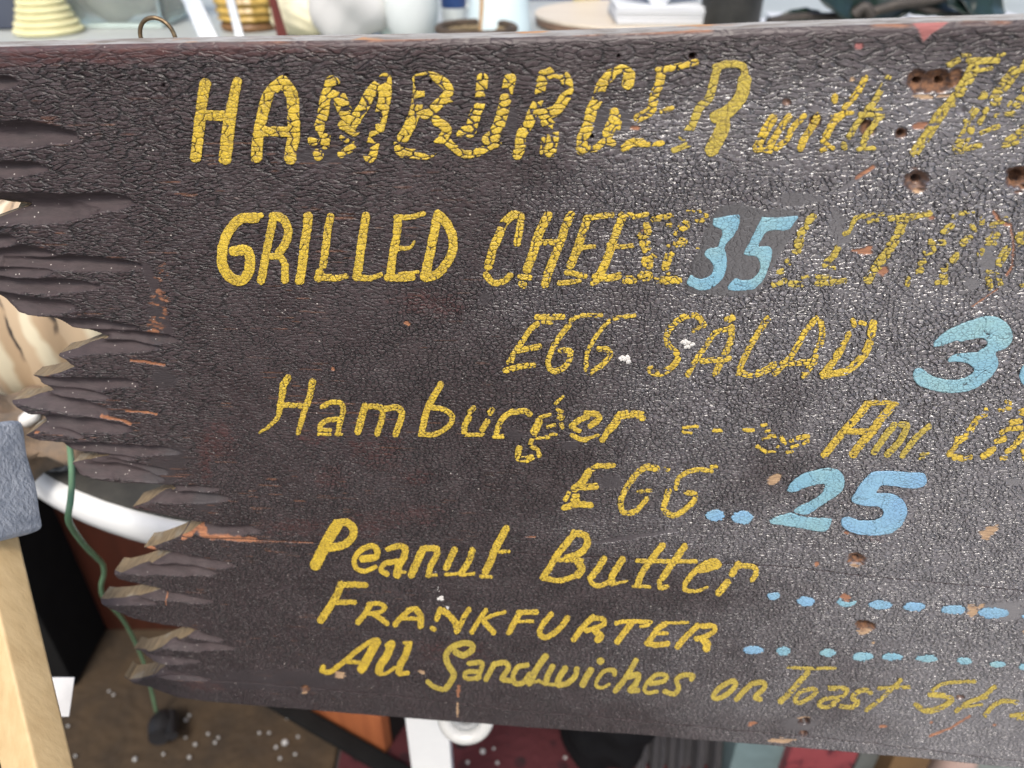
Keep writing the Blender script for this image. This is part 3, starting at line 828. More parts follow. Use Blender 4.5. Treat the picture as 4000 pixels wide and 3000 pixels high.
B(.17, .0005, S('A2', 105, 1408, 700, 1400, 850, 1370, 980, 1320, 1100, 1270, 1190), S('A2', 90, 1395, 685, 1520, 665, 1640, 735, 1660, 805, 1590, 890, 1460, 990), S('A2', 85, 1550, 1040, 1650, 1120, 1575, 1240, 1490, 1330, 1390, 1335, 1250, 1315), S('A2', 60, 1215, 1240, 1225, 1300), S('A2', 24, 1640, 875, 1725, 872))
B(.17, .0006, S('A2', 102, 1955, 680, 1940, 850, 1890, 1000, 1850, 1140), S('A2', 60, 1760, 1160, 1800, 1110), S('A2', 70, 1660, 1230, 1770, 1320, 1860, 1330, 2000, 1280, 2090, 1240), S('A2', 105, 2195, 680, 2150, 880, 2110, 1050, 2060, 1160, 2005, 1205))
B(.15, .0006, S('A3', 92, 270, 660, 250, 750, 230, 860, 175, 980, 140, 1080, 80, 1165, 70, 1280, 45, 1335), S('A3', 96, 265, 655, 370, 625, 460, 675, 480, 775, 440, 870, 370, 960, 270, 985), S('A3', 105, 300, 1060, 350, 1120, 350, 1200, 330, 1310), S('A3', 34, 272, 1200, 255, 1320), mat=MAT_YEL)
B(.03, .0004, S('A3', 70, 1000, 605, 940, 595, 850, 640), S('A3', 98, 850, 650, 780, 730, 740, 850, 690, 950, 660, 1080, 615, 1180, 600, 1290), S('A3', 110, 1015, 650, 1000, 720), S('A3', 62, 590, 1295, 720, 1280, 800, 1220, 870, 1235), S('A3', 100, 880, 980, 890, 1010, 850, 1100, 830, 1150), S('A3', 36, 930, 1060, 920, 1110))
B(.14, .0005, S('A3', 80, 1290, 620, 1275, 720, 1240, 800, 1215, 900, 1195, 960, 1090, 1020), S('A3', 56, 1265, 605, 1400, 585, 1590, 540), S('A3', 40, 1295, 965, 1385, 930), S('A3', 72, 965, 1285, 1040, 1230, 1150, 1235, 1290, 1225))
B(.08, .0003, S('A3', 72, 1780, 580, 1750, 680, 1700, 850, 1620, 930, 1560, 1070, 1510, 1150, 1470, 1180), S('A3', 52, 1400, 1295, 1540, 1240), mat=MAT_YEL2)
glyph('painted_letter', [S('A3', 66, 1765, 580, 1880, 552, 2000, 580, 2010, 690), S('A3', 112, 2012, 690, 1980, 830, 1870, 960, 1760, 1010), S('A3', 122, 1810, 1000, 1825, 1090, 1770, 1210, 1725, 1290)], mat=MAT_YEL2, cw=.005, ch=.0035, gap=.00012)
# with T...
W2 = dict(erode=.27, cw=.0036, ch=.0024, gap=.00034, drop=.04)
letter(S('A3', 78, 2255, 1020, 2180, 1140, 2115, 1280), S('A4', 60, 185, 1005, 100, 1120, 55, 1190, 10, 1270), S('A4', 52, 310, 1000, 210, 1110, 165, 1200, 70, 1285), S('A4', 40, -60, 1290, 20, 1305), **W2)
letter(S('A4', 64, 430, 1000, 370, 1110, 310, 1200, 280, 1280), S('A4', 62, 575, 835, 575, 865), **W2)
letter(S('A4', 58, 840, 675, 750, 830, 660, 920), S('A4', 68, 660, 975, 570, 1050, 500, 1180), S('A4', 45, 560, 990, 720, 970), S('A4', 40, 470, 1220, 560, 1280), S('A4', 40, 460, 1300, 500, 1285), **{**W2, 'drop': .12})
letter(S('A4', 54, 1040, 670, 970, 790, 910, 890, 850, 940), S('A4', 54, 830, 990, 760, 1080, 700, 1180), S('A4', 60, 650, 1250, 660, 1270), S('A4', 48, 800, 985, 990, 1000), S('A4', 58, 960, 1020, 860, 1150, 820, 1240), S('A4', 44, 780, 1290, 910, 1280), S('A4', 28, 900, 945, 980, 940), mat=MAT_YEL2, **{**W2, 'drop': .12})
T2 = dict(erode=.31, cw=.0034, ch=.0024, gap=.0003, drop=.06, mat=MAT_YEL2)
letter(S('A4', 56, 1555, 570, 1640, 520), S('A4', 62, 1740, 530, 1980, 520), S('A4', 36, 1770, 620, 1930, 592), S('A4', 114, 1775, 590, 1720, 690, 1600, 870, 1480, 1000, 1400, 1130, 1320, 1240, 1265, 1315, a=.9, b=.75), **T2)
letter(S('A4', 100, 2130, 620, 2000, 790, 1960, 870), S('A4', 70, 1870, 820, 1790, 950, 1720, 1050), S('A4', 46, 1890, 940, 1830, 1060), S('A4', 105, 1740, 1110, 1690, 1200, 1640, 1280), S('A4', 46, 1970, 1005, 2120, 980), S('A4', 42, 1840, 1150, 1990, 1090), S('A4', 50, 1640, 1310, 1830, 1255), S('A4', 36, 1990, 480, 2040, 470), S('A4', 36, 1680, 480, 1740, 478), **{**T2, 'drop': .14, 'gap': .0005})
letter(S('A4', 70, 2240, 530, 2200, 600), S('A4', 80, 2230, 780, 2150, 900), S('A4', 80, 2230, 1110, 2080, 1220), S('A4', 55, 2030, 1250, 2150, 1225), S('A4', 40, 2100, 890, 2080, 910), **{**T2, 'drop': .1, 'gap': .0005})
# GRILLED
gr = dict(cw=.0032, ch=.0024, gap=.00011)
def G(*s, **k): return letter(*s, **{**gr, **k})
G(S('B1', 90, 2205, 225, 2090, 230, 2015, 290, 1955, 380, 1920, 510, 1930, 650, 2000, 745, 2090, 765, 2150, 690, 2160, 570, 2130, 505, 2020, 510), S('B2', 50, -10, 225, 40, 205), gap=.00008)
G(S('B2', 72, 150, 225, 115, 400, 85, 550, 62, 680, 45, 765), S('B2', 74, 145, 212, 220, 222, 275, 310, 268, 410, 228, 490, 200, 520), S('B2', 58, 140, 555, 210, 562, 240, 600), S('B2', 66, 250, 635, 250, 765))
G(S('B2', 80, 450, 210, 440, 330, 420, 450, 408, 560, 390, 700, 375, 770), gap=.0002)
G(S('B2', 68, 645, 215, 622, 310, 605, 450, 580, 630), S('B2', 74, 550, 690, 540, 745), S('B2', 70, 545, 735, 690, 745, 785, 728, a=1, b=.6), gap=.00024)
G(S('B2', 76, 950, 210, 928, 340, 908, 480, 890, 620, 868, 735), S('B2', 64, 870, 740, 990, 748, 1080, 715, a=1, b=.6), gap=.00016)
G(S('B2', 72, 1230, 230, 1210, 400, 1180, 550, 1160, 730), S('B2', 46, 1210, 218, 1330, 220, 1445, 190), S('B2', 52, 1210, 490, 1325, 485, 1368, 430, a=1, b=.4), S('B2', 66, 1135, 742, 1260, 745, 1345, 735), S('B2', 28, 1240, 708, 1400, 693), gap=.00018)
G(S('B2', 82, 1572, 195, 1540, 350, 1510, 500, 1480, 640, 1455, 735), S('B2', 80, 1575, 195, 1650, 275, 1700, 400, 1694, 520, 1640, 625, 1560, 715, 1460, 742), gap=.0002)
# CHEESE and what shows of the word after it
ch = dict(cw=.003, ch=.0021, gap=.00034)
def Ch(*s, **k): return letter(*s, **{**ch, **k})
Ch(S('B2', 76, 2230, 195, 2150, 260, 2110, 345, 2070, 440, 2035, 540, 2005, 650), S('B2', 56, 1985, 720, 2050, 790, 2140, 775, 2195, 725), S('B3', 66, 20, 205, 80, 215, 68, 310, 45, 440), drop=.06)
Ch(S('B3', 78, 310, 205, 260, 300, 215, 410, 178, 540, 130, 670), S('B3', 50, 70, 735, 150, 745), S('B3', 60, 80, 800, 100, 810), S('B3', 72, 510, 200, 460, 300, 430, 400, 380, 530, 320, 680, 285, 800), S('B3', 52, 190, 440, 420, 432), drop=.03)
Ch(S('B3', 72, 650, 235, 610, 350, 560, 500, 505, 635), S('B3', 52, 650, 225, 740, 210, 860, 198), S('B3', 52, 560, 500, 640, 478, 715, 470, a=1, b=.6), S('B3', 48, 470, 695, 630, 728), S('B3', 46, 410, 790, 580, 772), drop=.03)
Ch(S('B3', 72, 960, 205, 900, 350, 850, 500, 795, 640, 760, 715), S('B3', 46, 940, 195, 1030, 195), S('B3', 42, 1050, 215, 1165, 190), S('B3', 42, 840, 450, 930, 472, 1040, 460), S('B3', 62, 720, 735, 850, 742, 925, 720), S('B3', 44, 695, 790, 740, 770), drop=.03)
gh = dict(erode=.30, cw=.0034, ch=.0024, gap=.0004, drop=.06, wig=9)
Ch(S('B3', 66, 1160, 290, 1180, 335), S('B3', 46, 1100, 375, 1180, 410), S('B3', 96, 1150, 440, 1160, 480), S('B3', 92, 1160, 600, 1180, 620), S('B3', 40, 1190, 545, 1230, 560), S('B3', 48, 970, 770, 1060, 768), S('B3', 90, 1130, 730, 1170, 720), S('B3', 56, 1220, 235, 1370, 200), S('B3', 48, 1355, 275, 1365, 280), S('B3', 30, 990, 735, 1040, 732), **gh)
Ch(S('B3', 76, 1500, 275, 1470, 300), S('B3', 44, 1410, 350, 1420, 350), S('B3', 82, 1430, 440, 1480, 430), S('B3', 36, 1355, 470, 1360, 470), S('B3', 76, 1360, 540, 1325, 640), S('B3', 30, 1515, 165, 1625, 165), S('B3', 50, 1670, 195, 1675, 200), S('B3', 34, 1595, 245, 1650, 235), S('B3', 66, 1250, 760, 1440, 762), S('B3', 30, 1350, 700, 1360, 700), S('B3', 20, 1600, 480, 1605, 480), **gh)
gh.update(mat=MAT_YEL2)
Ch(S('B4', 66, 390, 210, 350, 250), S('B4', 70, 320, 310, 285, 360), S('B4', 80, 270, 420, 265, 450), S('B4', 46, 225, 510, 270, 510), S('B4', 50, 170, 590, 175, 610), S('B4', 50, 80, 690, 120, 680), S('B4', 55, 50, 800, 140, 770), S('B4', 60, 200, 800, 290, 800), S('B4', 30, 300, 740, 360, 735), **gh)
Ch(S('B4', 40, 990, 190, 850, 200, 750, 235, 700, 340, 660, 360), S('B4', 60, 600, 490, 560, 560, 490, 630), S('B4', 34, 870, 260, 945, 240), S('B4', 34, 540, 655, 580, 660), S('B4', 36, 420, 730, 540, 735), S('B4', 60, 430, 790, 660, 772), **gh)
Ch(S('B4', 48, 1050, 225, 1220, 215), S('B4', 54, 1230, 215, 1390, 185), S('B4', 86, 1175, 220, 1130, 350), S('B4', 80, 1100, 410, 1010, 550, 930, 660, 865, 760), **gh)
Ch(S('B4', 42, 1660, 185, 1770, 185), S('B4', 40, 1600, 210, 1605, 215), S('B4', 60, 1580, 290, 1520, 340), S('B4', 50, 1400, 430, 1520, 440), S('B4', 70, 1420, 500, 1370, 520), S('B4', 55, 1340, 600, 1320, 620), S('B4', 60, 1300, 690, 1320, 680), S('B4', 50, 1210, 750, 1210, 800), **gh)
Ch(S('B4', 46, 1850, 230, 1840, 280), S('B4', 46, 1760, 290, 1790, 330), S('B4', 60, 1740, 390, 1680, 440), S('B4', 60, 1630, 540, 1600, 590), S('B4', 60, 1540, 640, 1520, 670), S('B4', 50, 1460, 790, 1540, 780), S('B4', 70, 1970, 370, 1900, 380), S('B4', 40, 1880, 440, 1960, 440), S('B4', 50, 1850, 500, 1830, 540), S('B4', 40, 1500, 730, 1540, 735), **gh)
Ch(S('B4', 46, 2060, 230, 1930, 290), S('B4', 76, 2060, 500, 2000, 610), S('B4', 70, 2190, 340, 2170, 400), S('B4', 36, 1900, 690, 1960, 690), S('B4', 60, 1905, 760, 1920, 820), S('B4', 50, 1990, 720, 2010, 790), S('B4', 40, 2150, 450, 2200, 440), S('B4', 30, 2190, 810, 2220, 810), **gh)
# EGG SALAD
eg = dict(erode=.28, cw=.0028, ch=.002, gap=.00036, drop=.05)
def E(*s, **k): return letter(*s, **{**eg, **k})
E(S('B3', 50, 215, 1140, 150, 1200, 90, 1290, 25, 1380, -5, 1440), S('B3', 52, 215, 1085, 320, 1080, 435, 1080), S('B3', 34, 260, 1120, 340, 1128), S('B3', 52, 50, 1370, 150, 1350, 235, 1335), S('B3', 50, -55, 1540, 60, 1510, 185, 1490), S('B3', 40, -30, 1470, 0, 1460), drop=0)
E(S('B3', 40, 770, 1065, 600, 1068, 510, 1108), S('B3', 50, 490, 1150, 420, 1240, 370, 1320, 330, 1400, 312, 1480, 345, 1540, 420, 1530, 480, 1480, 505, 1410, 495, 1365, 420, 1368), drop=.02)
E(S('B3', 40, 1060, 1065, 900, 1090, 820, 1130, 760, 1200, 700, 1290, 650, 1390, 640, 1490, 660, 1560, 720, 1530, 800, 1470, 850, 1400, 820, 1355, 750, 1355, a=.9, b=1.2), drop=.04)
E(S('B3', 54, 1660, 1150, 1600, 1075, 1490, 1078, 1390, 1150, 1340, 1230, 1345, 1310, 1410, 1380, 1435, 1430, 1390, 1500, 1290, 1565, 1200, 1550, 1190, 1500), S('B3', 40, 1570, 1200, 1620, 1170), drop=.1, gap=.00045)
E(S('B3', 60, 1905, 1085, 1860, 1105), S('B3', 58, 1900, 1170, 1890, 1290, 1840, 1400, 1790, 1500, 1755, 1570), S('B3', 46, 1880, 1180, 1760, 1215, 1680, 1325, 1610, 1420, 1550, 1520, 1515, 1580), S('B3', 50, 1640, 1460, 1880, 1440), drop=.12, gap=.00045)
E(S('B3', 54, 2215, 1090, 2140, 1200, 2060, 1330, 2020, 1410, 1965, 1530), S('B3', 60, 1950, 1560, 2080, 1578, 2212, 1530, 2260, 1490), drop=.05)
E(S('B4', 52, 420, 1095, 320, 1210, 260, 1320, 180, 1440, 60, 1570), S('B4', 56, 460, 1130, 470, 1250, 430, 1360, 390, 1470, 310, 1590), S('B4', 52, 120, 1482, 400, 1470), drop=.08, gap=.00042)
E(S('B4', 44, 735, 1110, 745, 1150), S('B4', 50, 700, 1230, 640, 1340), S('B4', 64, 640, 1340, 560, 1470, 475, 1580), S('B4', 72, 910, 1140, 895, 1230), S('B4', 44, 800, 1130, 835, 1140), S('B4', 72, 880, 1300, 820, 1420, 690, 1540, 570, 1568, 475, 1588, a=1, b=.8), gap=.00018, drop=0)
# Hamburger
hm = dict(cw=.0025, ch=.0019, gap=.00026)
def Hm(*s, **k): return letter(*s, **{**hm, **k})
Hm(S('B2', 60, 275, 1605, 250, 1650), S('C2', 66, 238, 0, 210, 180, 185, 290, 115, 365, 30, 425, a=1, b=.35), S('C2', 60, 490, -20, 460, 120, 420, 230, 390, 330, 362, 425, a=1, b=.75), S('C2', 46, 200, 182, 440, 192))
Hm(S('C2', 46, 575, 198, 640, 162, 725, 162, 755, 210, 738, 290, 715, 370, 712, 435), S('C2', 46, 735, 302, 620, 315, 560, 355, 550, 395), S('C2', 34, 560, 395, 640, 402), S('C2', 28, 540, 438, 640, 440), S('C2', 26, 690, 440, 745, 440))
Hm(S('C2', 64, 945, 190, 910, 300, 880, 415), S('C2', 54, 940, 198, 1040, 195, 1090, 220, 1085, 310, 1045, 430), S('C2', 56, 1110, 215, 1215, 205, 1260, 250, 1240, 340, 1205, 440))
Hm(S('C2', 58, 1600, 0, 1540, 100, 1490, 195, 1460, 290, 1430, 425), S('C2', 48, 1500, 200, 1620, 220, 1690, 272, 1685, 340, 1620, 400, 1530, 440, 1420, 435))
Hm(S('C2', 50, 1880, 210, 1850, 240), S('C2', 56, 1840, 290, 1800, 370, 1800, 430), S('C2', 36, 1800, 440, 1960, 440), S('C2', 52, 2000, 320, 1955, 395), S('C2', 50, 2040, 225, 2020, 250), drop=.04)
Hm(S('C2', 50, 2215, 235, 2150, 280, 2105, 340, 2075, 430), S('C2', 40, 2060, 460, 2130, 455), S('C3', 50, 10, 245, 110, 232, 155, 260), drop=.06)
Hm(S('C3', 30, 440, 105, 375, 165), S('C3', 36, 390, 215, 430, 235), S('C3', 56, 410, 280, 425, 290), S('C3', 30, 240, 285, 330, 262), S('C3', 74, 230, 330, 195, 410), S('C3', 42, 180, 470, 160, 530, 220, 570, 235, 620), S('C3', 36, 210, 465, 310, 462), S('C3', 30, 310, 370, 370, 355), S('C3', 30, 330, 437, 380, 437), S('C3', 58, 60, 560, 55, 640, 120, 655, 165, 640), S('C3', 40, 425, 350, 435, 370), drop=.12, gap=.00035)
Hm(S('C3', 52, 515, 365, 580, 310, 650, 280), S('C3', 52, 640, 250, 740, 262, 750, 305, 680, 358), S('C3', 40, 540, 385, 580, 405), S('C3', 44, 520, 445, 600, 480, 640, 480), S('C3', 26, 660, 470, 745, 440), gap=.00016)
Hm(S('C3', 70, 920, 285, 885, 345, 840, 395), S('C3', 52, 815, 430, 780, 485), S('C3', 40, 925, 250, 990, 242), S('C3', 44, 950, 280, 1060, 268, 1130, 290, 1120, 300), S('C3', 30, 1040, 245, 1130, 245), gap=.00022)
nog = dict(gap=0, wig=7)
for cr, w, *q in (('C3', 26, 1480, 378, 1600, 365), ('C3', 28, 1480, 415, 1550, 422), ('C3', 34, 1745, 398, 1805, 400), ('C3', 34, 2010, 396, 2085, 400), ('C3', 26, 2155, 355, 2200, 352)):
    glyph('painted_dash', [S(cr, w, *q)], **nog)
letter(S('C3', 32, 2165, 475, 2225, 455), S('C3', 36, 2120, 540, 2200, 588), S('C3', 26, 2190, 410, 2225, 402), S('C4', 30, 20, 450, 60, 455), S('C4', 22, 0, 590, 60, 588), gap=.0003, wig=8)
letter(S('C4', 42, 115, 465, 140, 510), S('C4', 26, 195, 492, 215, 490), S('C4', 40, 260, 465, 350, 455), S('C4', 28, 310, 515, 345, 495), S('C4', 28, 205, 545, 260, 535), S('C4', 28, 165, 595, 210, 590), S('C4', 22, 75, 550, 95, 540), gap=.0003, wig=8)
# the half lost line on the right
an = dict(erode=.27, cw=.0027, ch=.0019, gap=.00022)
letter(S('C4', 66, 860, 175, 760, 300, 670, 390, 600, 480, 490, 615), S('C4', 46, 850, 165, 1000, 160, 1110, 175), S('C4', 72, 1060, 200, 970, 310, 900, 410, 820, 500, 735, 610), S('C4', 50, 650, 415, 920, 410), **an)
letter(S('C4', 60, 1090, 355, 1000, 470, 920, 590), S('C4', 58, 1150, 350, 1200, 362, 1150, 480, 1080, 560, 1030, 610), mat=MAT_YEL2, **an)
letter(S('C4', 52, 1390, 365, 1290, 450, 1210, 550, 1160, 620), S('C4', 26, 1320, 605, 1385, 600), S('C4', 22, 1310, 642, 1350, 640), mat=MAT_YEL2, **{**an, 'drop': .1})
ghb = dict(erode=.30, cw=.0034, ch=.0024, gap=.0003, drop=.04, wig=8)
letter(S('C4', 46, 2060, 150, 2085, 160), S('C4', 34, 2000, 222, 2085, 205), S('C4', 50, 1810, 280, 1870, 260), S('C4', 60, 1785, 330, 1740, 400), S('C4', 66, 1640, 480, 1710, 455), S('C4', 50, 1620, 530, 1560, 605), S('C4', 58, 1610, 625, 1670, 640), S('C4', 34, 1700, 640, 1755, 625), S('C4', 28, 1870, 215, 1890, 215), **ghb)
letter(S('C4', 70, 2190, 240, 2230, 230), S('C4', 56, 2100, 330, 2165, 315), S('C4', 42, 2010, 420, 2060, 390, 2190, 375), S('C4', 52, 1975, 490, 2040, 470), S('C4', 56, 1860, 620, 1945, 560), S('C4', 46, 2060, 580, 2120, 540), S('C4', 36, 2010, 640, 2055, 635), S('C4', 60, 2200, 440, 2150, 500), S('C4', 50, 2205, 580, 2215, 640), **ghb)
# EGG
eg.update(gap=.0003, drop=.02)
E(S('C3', 46, 875, 705, 750, 712), S('C3', 50, 740, 712, 670, 750), S('C3', 66, 660, 765, 600, 860, 540, 905), S('C3', 56, 560, 890, 640, 890, 725, 885), S('C3', 40, 490, 945, 460, 1000), S('C3', 36, 530, 968, 570, 965), S('C3', 34, 520, 1005, 570, 1005), S('C3', 54, 450, 1072, 560, 1042, 680, 1045), gap=.00014)
E(S('C3', 58, 1250, 735, 1160, 720, 1080, 775, 1010, 865, 960, 950, 938, 1035, 965, 1110, 1060, 1105, 1115, 1050, 1165, 990, a=1, b=.75), S('C3', 34, 1090, 930, 1195, 918), S('C3', 36, 1325, 735, 1350, 745))
E(S('C3', 36, 1765, 717, 1725, 717), S('C3', 42, 1720, 755, 1620, 742, 1520, 762, 1440, 815, 1420, 900), S('C3', 54, 1355, 925, 1330, 1000, 1312, 1085, 1390, 1138, 1490, 1088, 1570, 1015, 1580, 955, 1500, 936, a=1, b=.8))
# Peanut Butter
pn = dict(cw=.0026, ch=.002, gap=.00010)
def Pn(*s, **k): return letter(*s, **{**pn, **k})
Pn(S('C2', 100, 700, 1220, 650, 1300, 590, 1410, 515, 1560), S('C2', 70, 690, 1205, 780, 1195, 845, 1255, 820, 1340, 740, 1395, 640, 1415), gap=.00004)
Pn(S('C2', 62, 920, 1510, 1030, 1495, 1045, 1425, 980, 1400, 890, 1450, 848, 1530, 878, 1600, 950, 1615, 1035, 1580, a=1, b=.6), gap=.00005)
Pn(S('C2', 56, 1140, 1425, 1220, 1400, 1290, 1415, 1280, 1490, 1235, 1570, 1220, 1645, a=.8, b=1.3), S('C2', 48, 1235, 1530, 1120, 1550, 1080, 1605, 1130, 1640), S('C2', 30, 1230, 1628, 1285, 1625), gap=.00009)
Pn(S('C2', 68, 1435, 1445, 1395, 1530, 1345, 1645), S('C2', 54, 1440, 1420, 1555, 1420, 1560, 1480, 1510, 1570, 1490, 1650), S('C2', 26, 1500, 1655, 1560, 1650), gap=.0002)
Pn(S('C2', 60, 1715, 1435, 1675, 1520, 1645, 1585), S('C2', 28, 1640, 1645, 1740, 1640), S('C2', 56, 1870, 1440, 1830, 1550, 1770, 1635), S('C2', 30, 1790, 1650, 1880, 1640), gap=.00022, drop=.03)
Pn(S('C2', 66, 2160, 1255, 2110, 1350, 2060, 1440, 2030, 1530, 1985, 1620), S('C2', 30, 2040, 1450, 2185, 1450), S('D2', 32, 1945, 5, 2030, 12), gap=.00018)
Pn(S('C3', 58, 545, 1290, 470, 1380, 390, 1480, 325, 1590, 270, 1670), S('C3', 60, 540, 1288, 630, 1312, 652, 1380, 590, 1460, 480, 1505), S('C3', 42, 360, 1520, 600, 1525), S('C3', 66, 570, 1540, 605, 1600, 570, 1650), S('D3', 46, 540, 5, 420, 42, 260, 22), gap=.0002)
Pn(S('C3', 58, 795, 1510, 740, 1600, 690, 1665), S('D3', 44, 670, 20, 700, 75, 760, 85, 830, 55), S('C3', 60, 955, 1515, 900, 1600, 865, 1665, 860, 1710), S('D3', 40, 860, 70, 920, 62, 1000, 42, a=1, b=.4), gap=.00022)
Pn(S('C3', 56, 1300, 1395, 1225, 1490, 1150, 1590, 1105, 1670, 1085, 1730), S('D3', 30, 1045, 88, 1190, 92), S('C3', 36, 1080, 1528, 1590, 1532), S('C3', 58, 1490, 1405, 1430, 1490, 1350, 1600, 1305, 1670), S('D3', 42, 1275, 40, 1280, 105, 1340, 90), gap=.0002)
Pn(S('C3', 50, 1620, 1610, 1720, 1590, 1785, 1565, 1750, 1530, 1650, 1565, 1560, 1640, 1500, 1720), S('D3', 46, 1495, 70, 1500, 120, 1600, 130, 1690, 95, a=1, b=.5), gap=.0002)
Pn(S('C3', 58, 1955, 1560, 1900, 1640), S('D3', 62, 1860, 55, 1785, 145), S('C3', 48, 1960, 1570, 2080, 1580, 2110, 1630, 2080, 1690), gap=.00024)
# FRANKFURTER
fk = dict(cw=.0022, ch=.0017, gap=.00016, mat=MAT_YEL)
def Fk(*s, **k): return letter(*s, **{**fk, **k})
Fk(S('D2', 66, 735, 75, 700, 165, 640, 265, 560, 385), S('D2', 52, 725, 75, 830, 72, 945, 78), S('D2', 42, 690, 235, 850, 230))
Fk(S('D2', 50, 985, 250, 940, 330, 880, 405), S('D2', 40, 970, 245, 1060, 237, 1115, 272, 1065, 318, 980, 330), S('D2', 48, 1010, 330, 1080, 375, 1130, 415))
Fk(S('D2', 50, 1340, 285, 1260, 355, 1200, 425), S('D2', 56, 1385, 290, 1425, 350, 1420, 435), S('D2', 36, 1310, 290, 1390, 275), S('D2', 36, 1240, 370, 1420, 372))
Fk(S('D2', 50, 1590, 290, 1560, 375), S('D2', 40, 1520, 450, 1540, 465), S('D2', 54, 1590, 290, 1660, 330, 1720, 400, 1735, 475), S('D2', 46, 1840, 290, 1790, 370, 1745, 465), drop=.03)
Fk(S('D2', 42, 1985, 300, 1920, 390, 1865, 485), S('D2', 32, 2150, 312, 2050, 340, 1960, 380), S('D2', 46, 1970, 390, 2010, 440, 2055, 488), gap=.0002)
Fk(S('D3', 52, 65, 325, 20, 400, -25, 485), S('D3', 46, 55, 315, 210, 312), S('D3', 28, 25, 390, 180, 390))
Fk(S('D3', 48, 340, 330, 270, 410, 238, 490, 280, 528, 350, 500, 430, 430, 480, 360))
Fk(S('D3', 52, 700, 352, 620, 430, 535, 540), S('D3', 44, 690, 360, 785, 372, 792, 415, 710, 450, 640, 470), S('D3', 60, 725, 475, 765, 515, 740, 545))
Fk(S('D3', 36, 900, 405, 1000, 388, 1200, 395), S('D3', 26, 1110, 432, 1180, 422), S('D3', 54, 1030, 405, 965, 490, 910, 565))
Fk(S('D3', 48, 1330, 410, 1260, 450, 1210, 520, 1170, 575), S('D3', 24, 1300, 405, 1520, 400), S('D3', 32, 1240, 490, 1340, 490), S('D3', 48, 1165, 578, 1250, 590, 1345, 580))
Fk(S('D3', 52, 1600, 430, 1500, 525, 1430, 605), S('D3', 44, 1640, 432, 1735, 430, 1750, 475, 1680, 518, 1590, 542), S('D3', 66, 1650, 545, 1685, 590, 1680, 625))
# All Sandwiches on Toast 5c
al = dict(cw=.0021, ch=.0017, gap=.00009, mat=MAT_YEL2, wig=3)
def Al(*s, **k): return letter(*s, **{**al, **k})
Al(S('D2', 44, 580, 785, 572, 820, 640, 830, 720, 772, 800, 708, 880, 640, 1000, 565, 1050, 558), S('D2', 78, 1040, 575, 990, 665, 940, 760, 912, 805), S('D2', 36, 790, 742, 920, 750), mat=MAT_YEL)
Al(S('D2', 70, 1170, 592, 1130, 690, 1075, 770, 1062, 825), S('D2', 36, 1140, 590, 1130, 600), S('D2', 30, 1070, 850, 1130, 840, 1200, 790), mat=MAT_YEL)
Al(S('D2', 62, 1320, 595, 1290, 690, 1245, 770, 1235, 830), S('D2', 40, 1240, 845, 1310, 840), S('D2', 30, 1280, 580, 1340, 580), mat=MAT_YEL)
Al(S('D2', 54, 1725, 660, 1790, 688, 1868, 640, 1858, 592, 1790, 582, 1690, 622, 1642, 690, 1660, 770, 1708, 850, 1680, 920, 1640, 975), S('D2', 42, 1485, 915, 1540, 960, 1610, 982))
Al(S('D2', 42, 1840, 760, 1950, 752, 1938, 830, 1910, 888), S('D2', 40, 1920, 830, 1820, 832, 1805, 875, 1850, 890, 1930, 880))
Al(S('D2', 48, 2060, 760, 2020, 835, 1988, 895), S('D2', 46, 2050, 768, 2150, 752, 2180, 800, 2125, 890, 2205, 905))
Al(S('D3', 46, 130, 772, 50, 790, 8, 870, 30, 928, 100, 920, 150, 850), S('D3', 58, 290, 695, 210, 810, 150, 925), S('D3', 26, 150, 930, 230, 905))
Al(S('D3', 52, 350, 785, 310, 860, 290, 920), S('D3', 54, 460, 800, 410, 880, 390, 935), S('D3', 50, 560, 805, 545, 870, 480, 930, 400, 948), S('D3', 30, 230, 905, 290, 935, 390, 945))
Al(S('D3', 60, 680, 815, 640, 885, 612, 940), dots=[(2000 + 765 * KZ, 2250 + 735 * KZ, 16, 14)])
Al(S('D3', 44, 885, 850, 880, 815, 800, 822, 742, 890, 728, 955, 780, 970, 840, 940, a=1, b=.6))
Al(S('D3', 50, 1070, 730, 1010, 835, 950, 925, 895, 995), S('D3', 50, 1010, 870, 1090, 852, 1072, 930, 1020, 990, 1085, 990))
Al(S('D3', 44, 1200, 930, 1310, 910, 1332, 862, 1250, 852, 1172, 920, 1142, 985, 1180, 1012, 1250, 1000, a=1, b=.7))
Al(S('D3', 44, 1550, 895, 1560, 862, 1480, 856, 1420, 900, 1440, 970, 1400, 1020, 1320, 1000))
Al(S('D3', 44, 1880, 918, 1790, 970, 1740, 1040, 1780, 1060, 1860, 1022, 1930, 950, 1920, 912, 1880, 918))
Al(S('D3', 46, 2060, 945, 2000, 1000, 1940, 1068), S('D3', 44, 2080, 932, 2170, 922, 2180, 970, 2100, 1045, 2145, 1065))
to = dict(cw=.002, ch=.0016, gap=.0002, mat=MAT_YEL2, wig=5, erode=.33)
def To(*s, **k): return letter(*s, **{**to, **k})
To(S('D4', 28, 170, 790, 330, 800, 580, 800), S('D4', 52, 345, 835, 270, 920, 190, 1010, 110, 1085))
To(S('D4', 38, 390, 972, 290, 1000, 230, 1070, 270, 1098, 360, 1060, 420, 1000, 390, 972))
To(S('D4', 38, 530, 972, 680, 982, 650, 1040, 560, 1105), S('D4', 36, 620, 1050, 480, 1072, 440, 1120, 500, 1138, 575, 1110))
To(S('D4', 40, 890, 1015, 850, 990, 770, 1012, 730, 1060, 780, 1090, 720, 1138, 630, 1130))
To(S('D4', 38, 1150, 905, 1070, 980, 960, 1080, 850, 1160), S('D4', 30, 960, 975, 1220, 965), drop=.08)
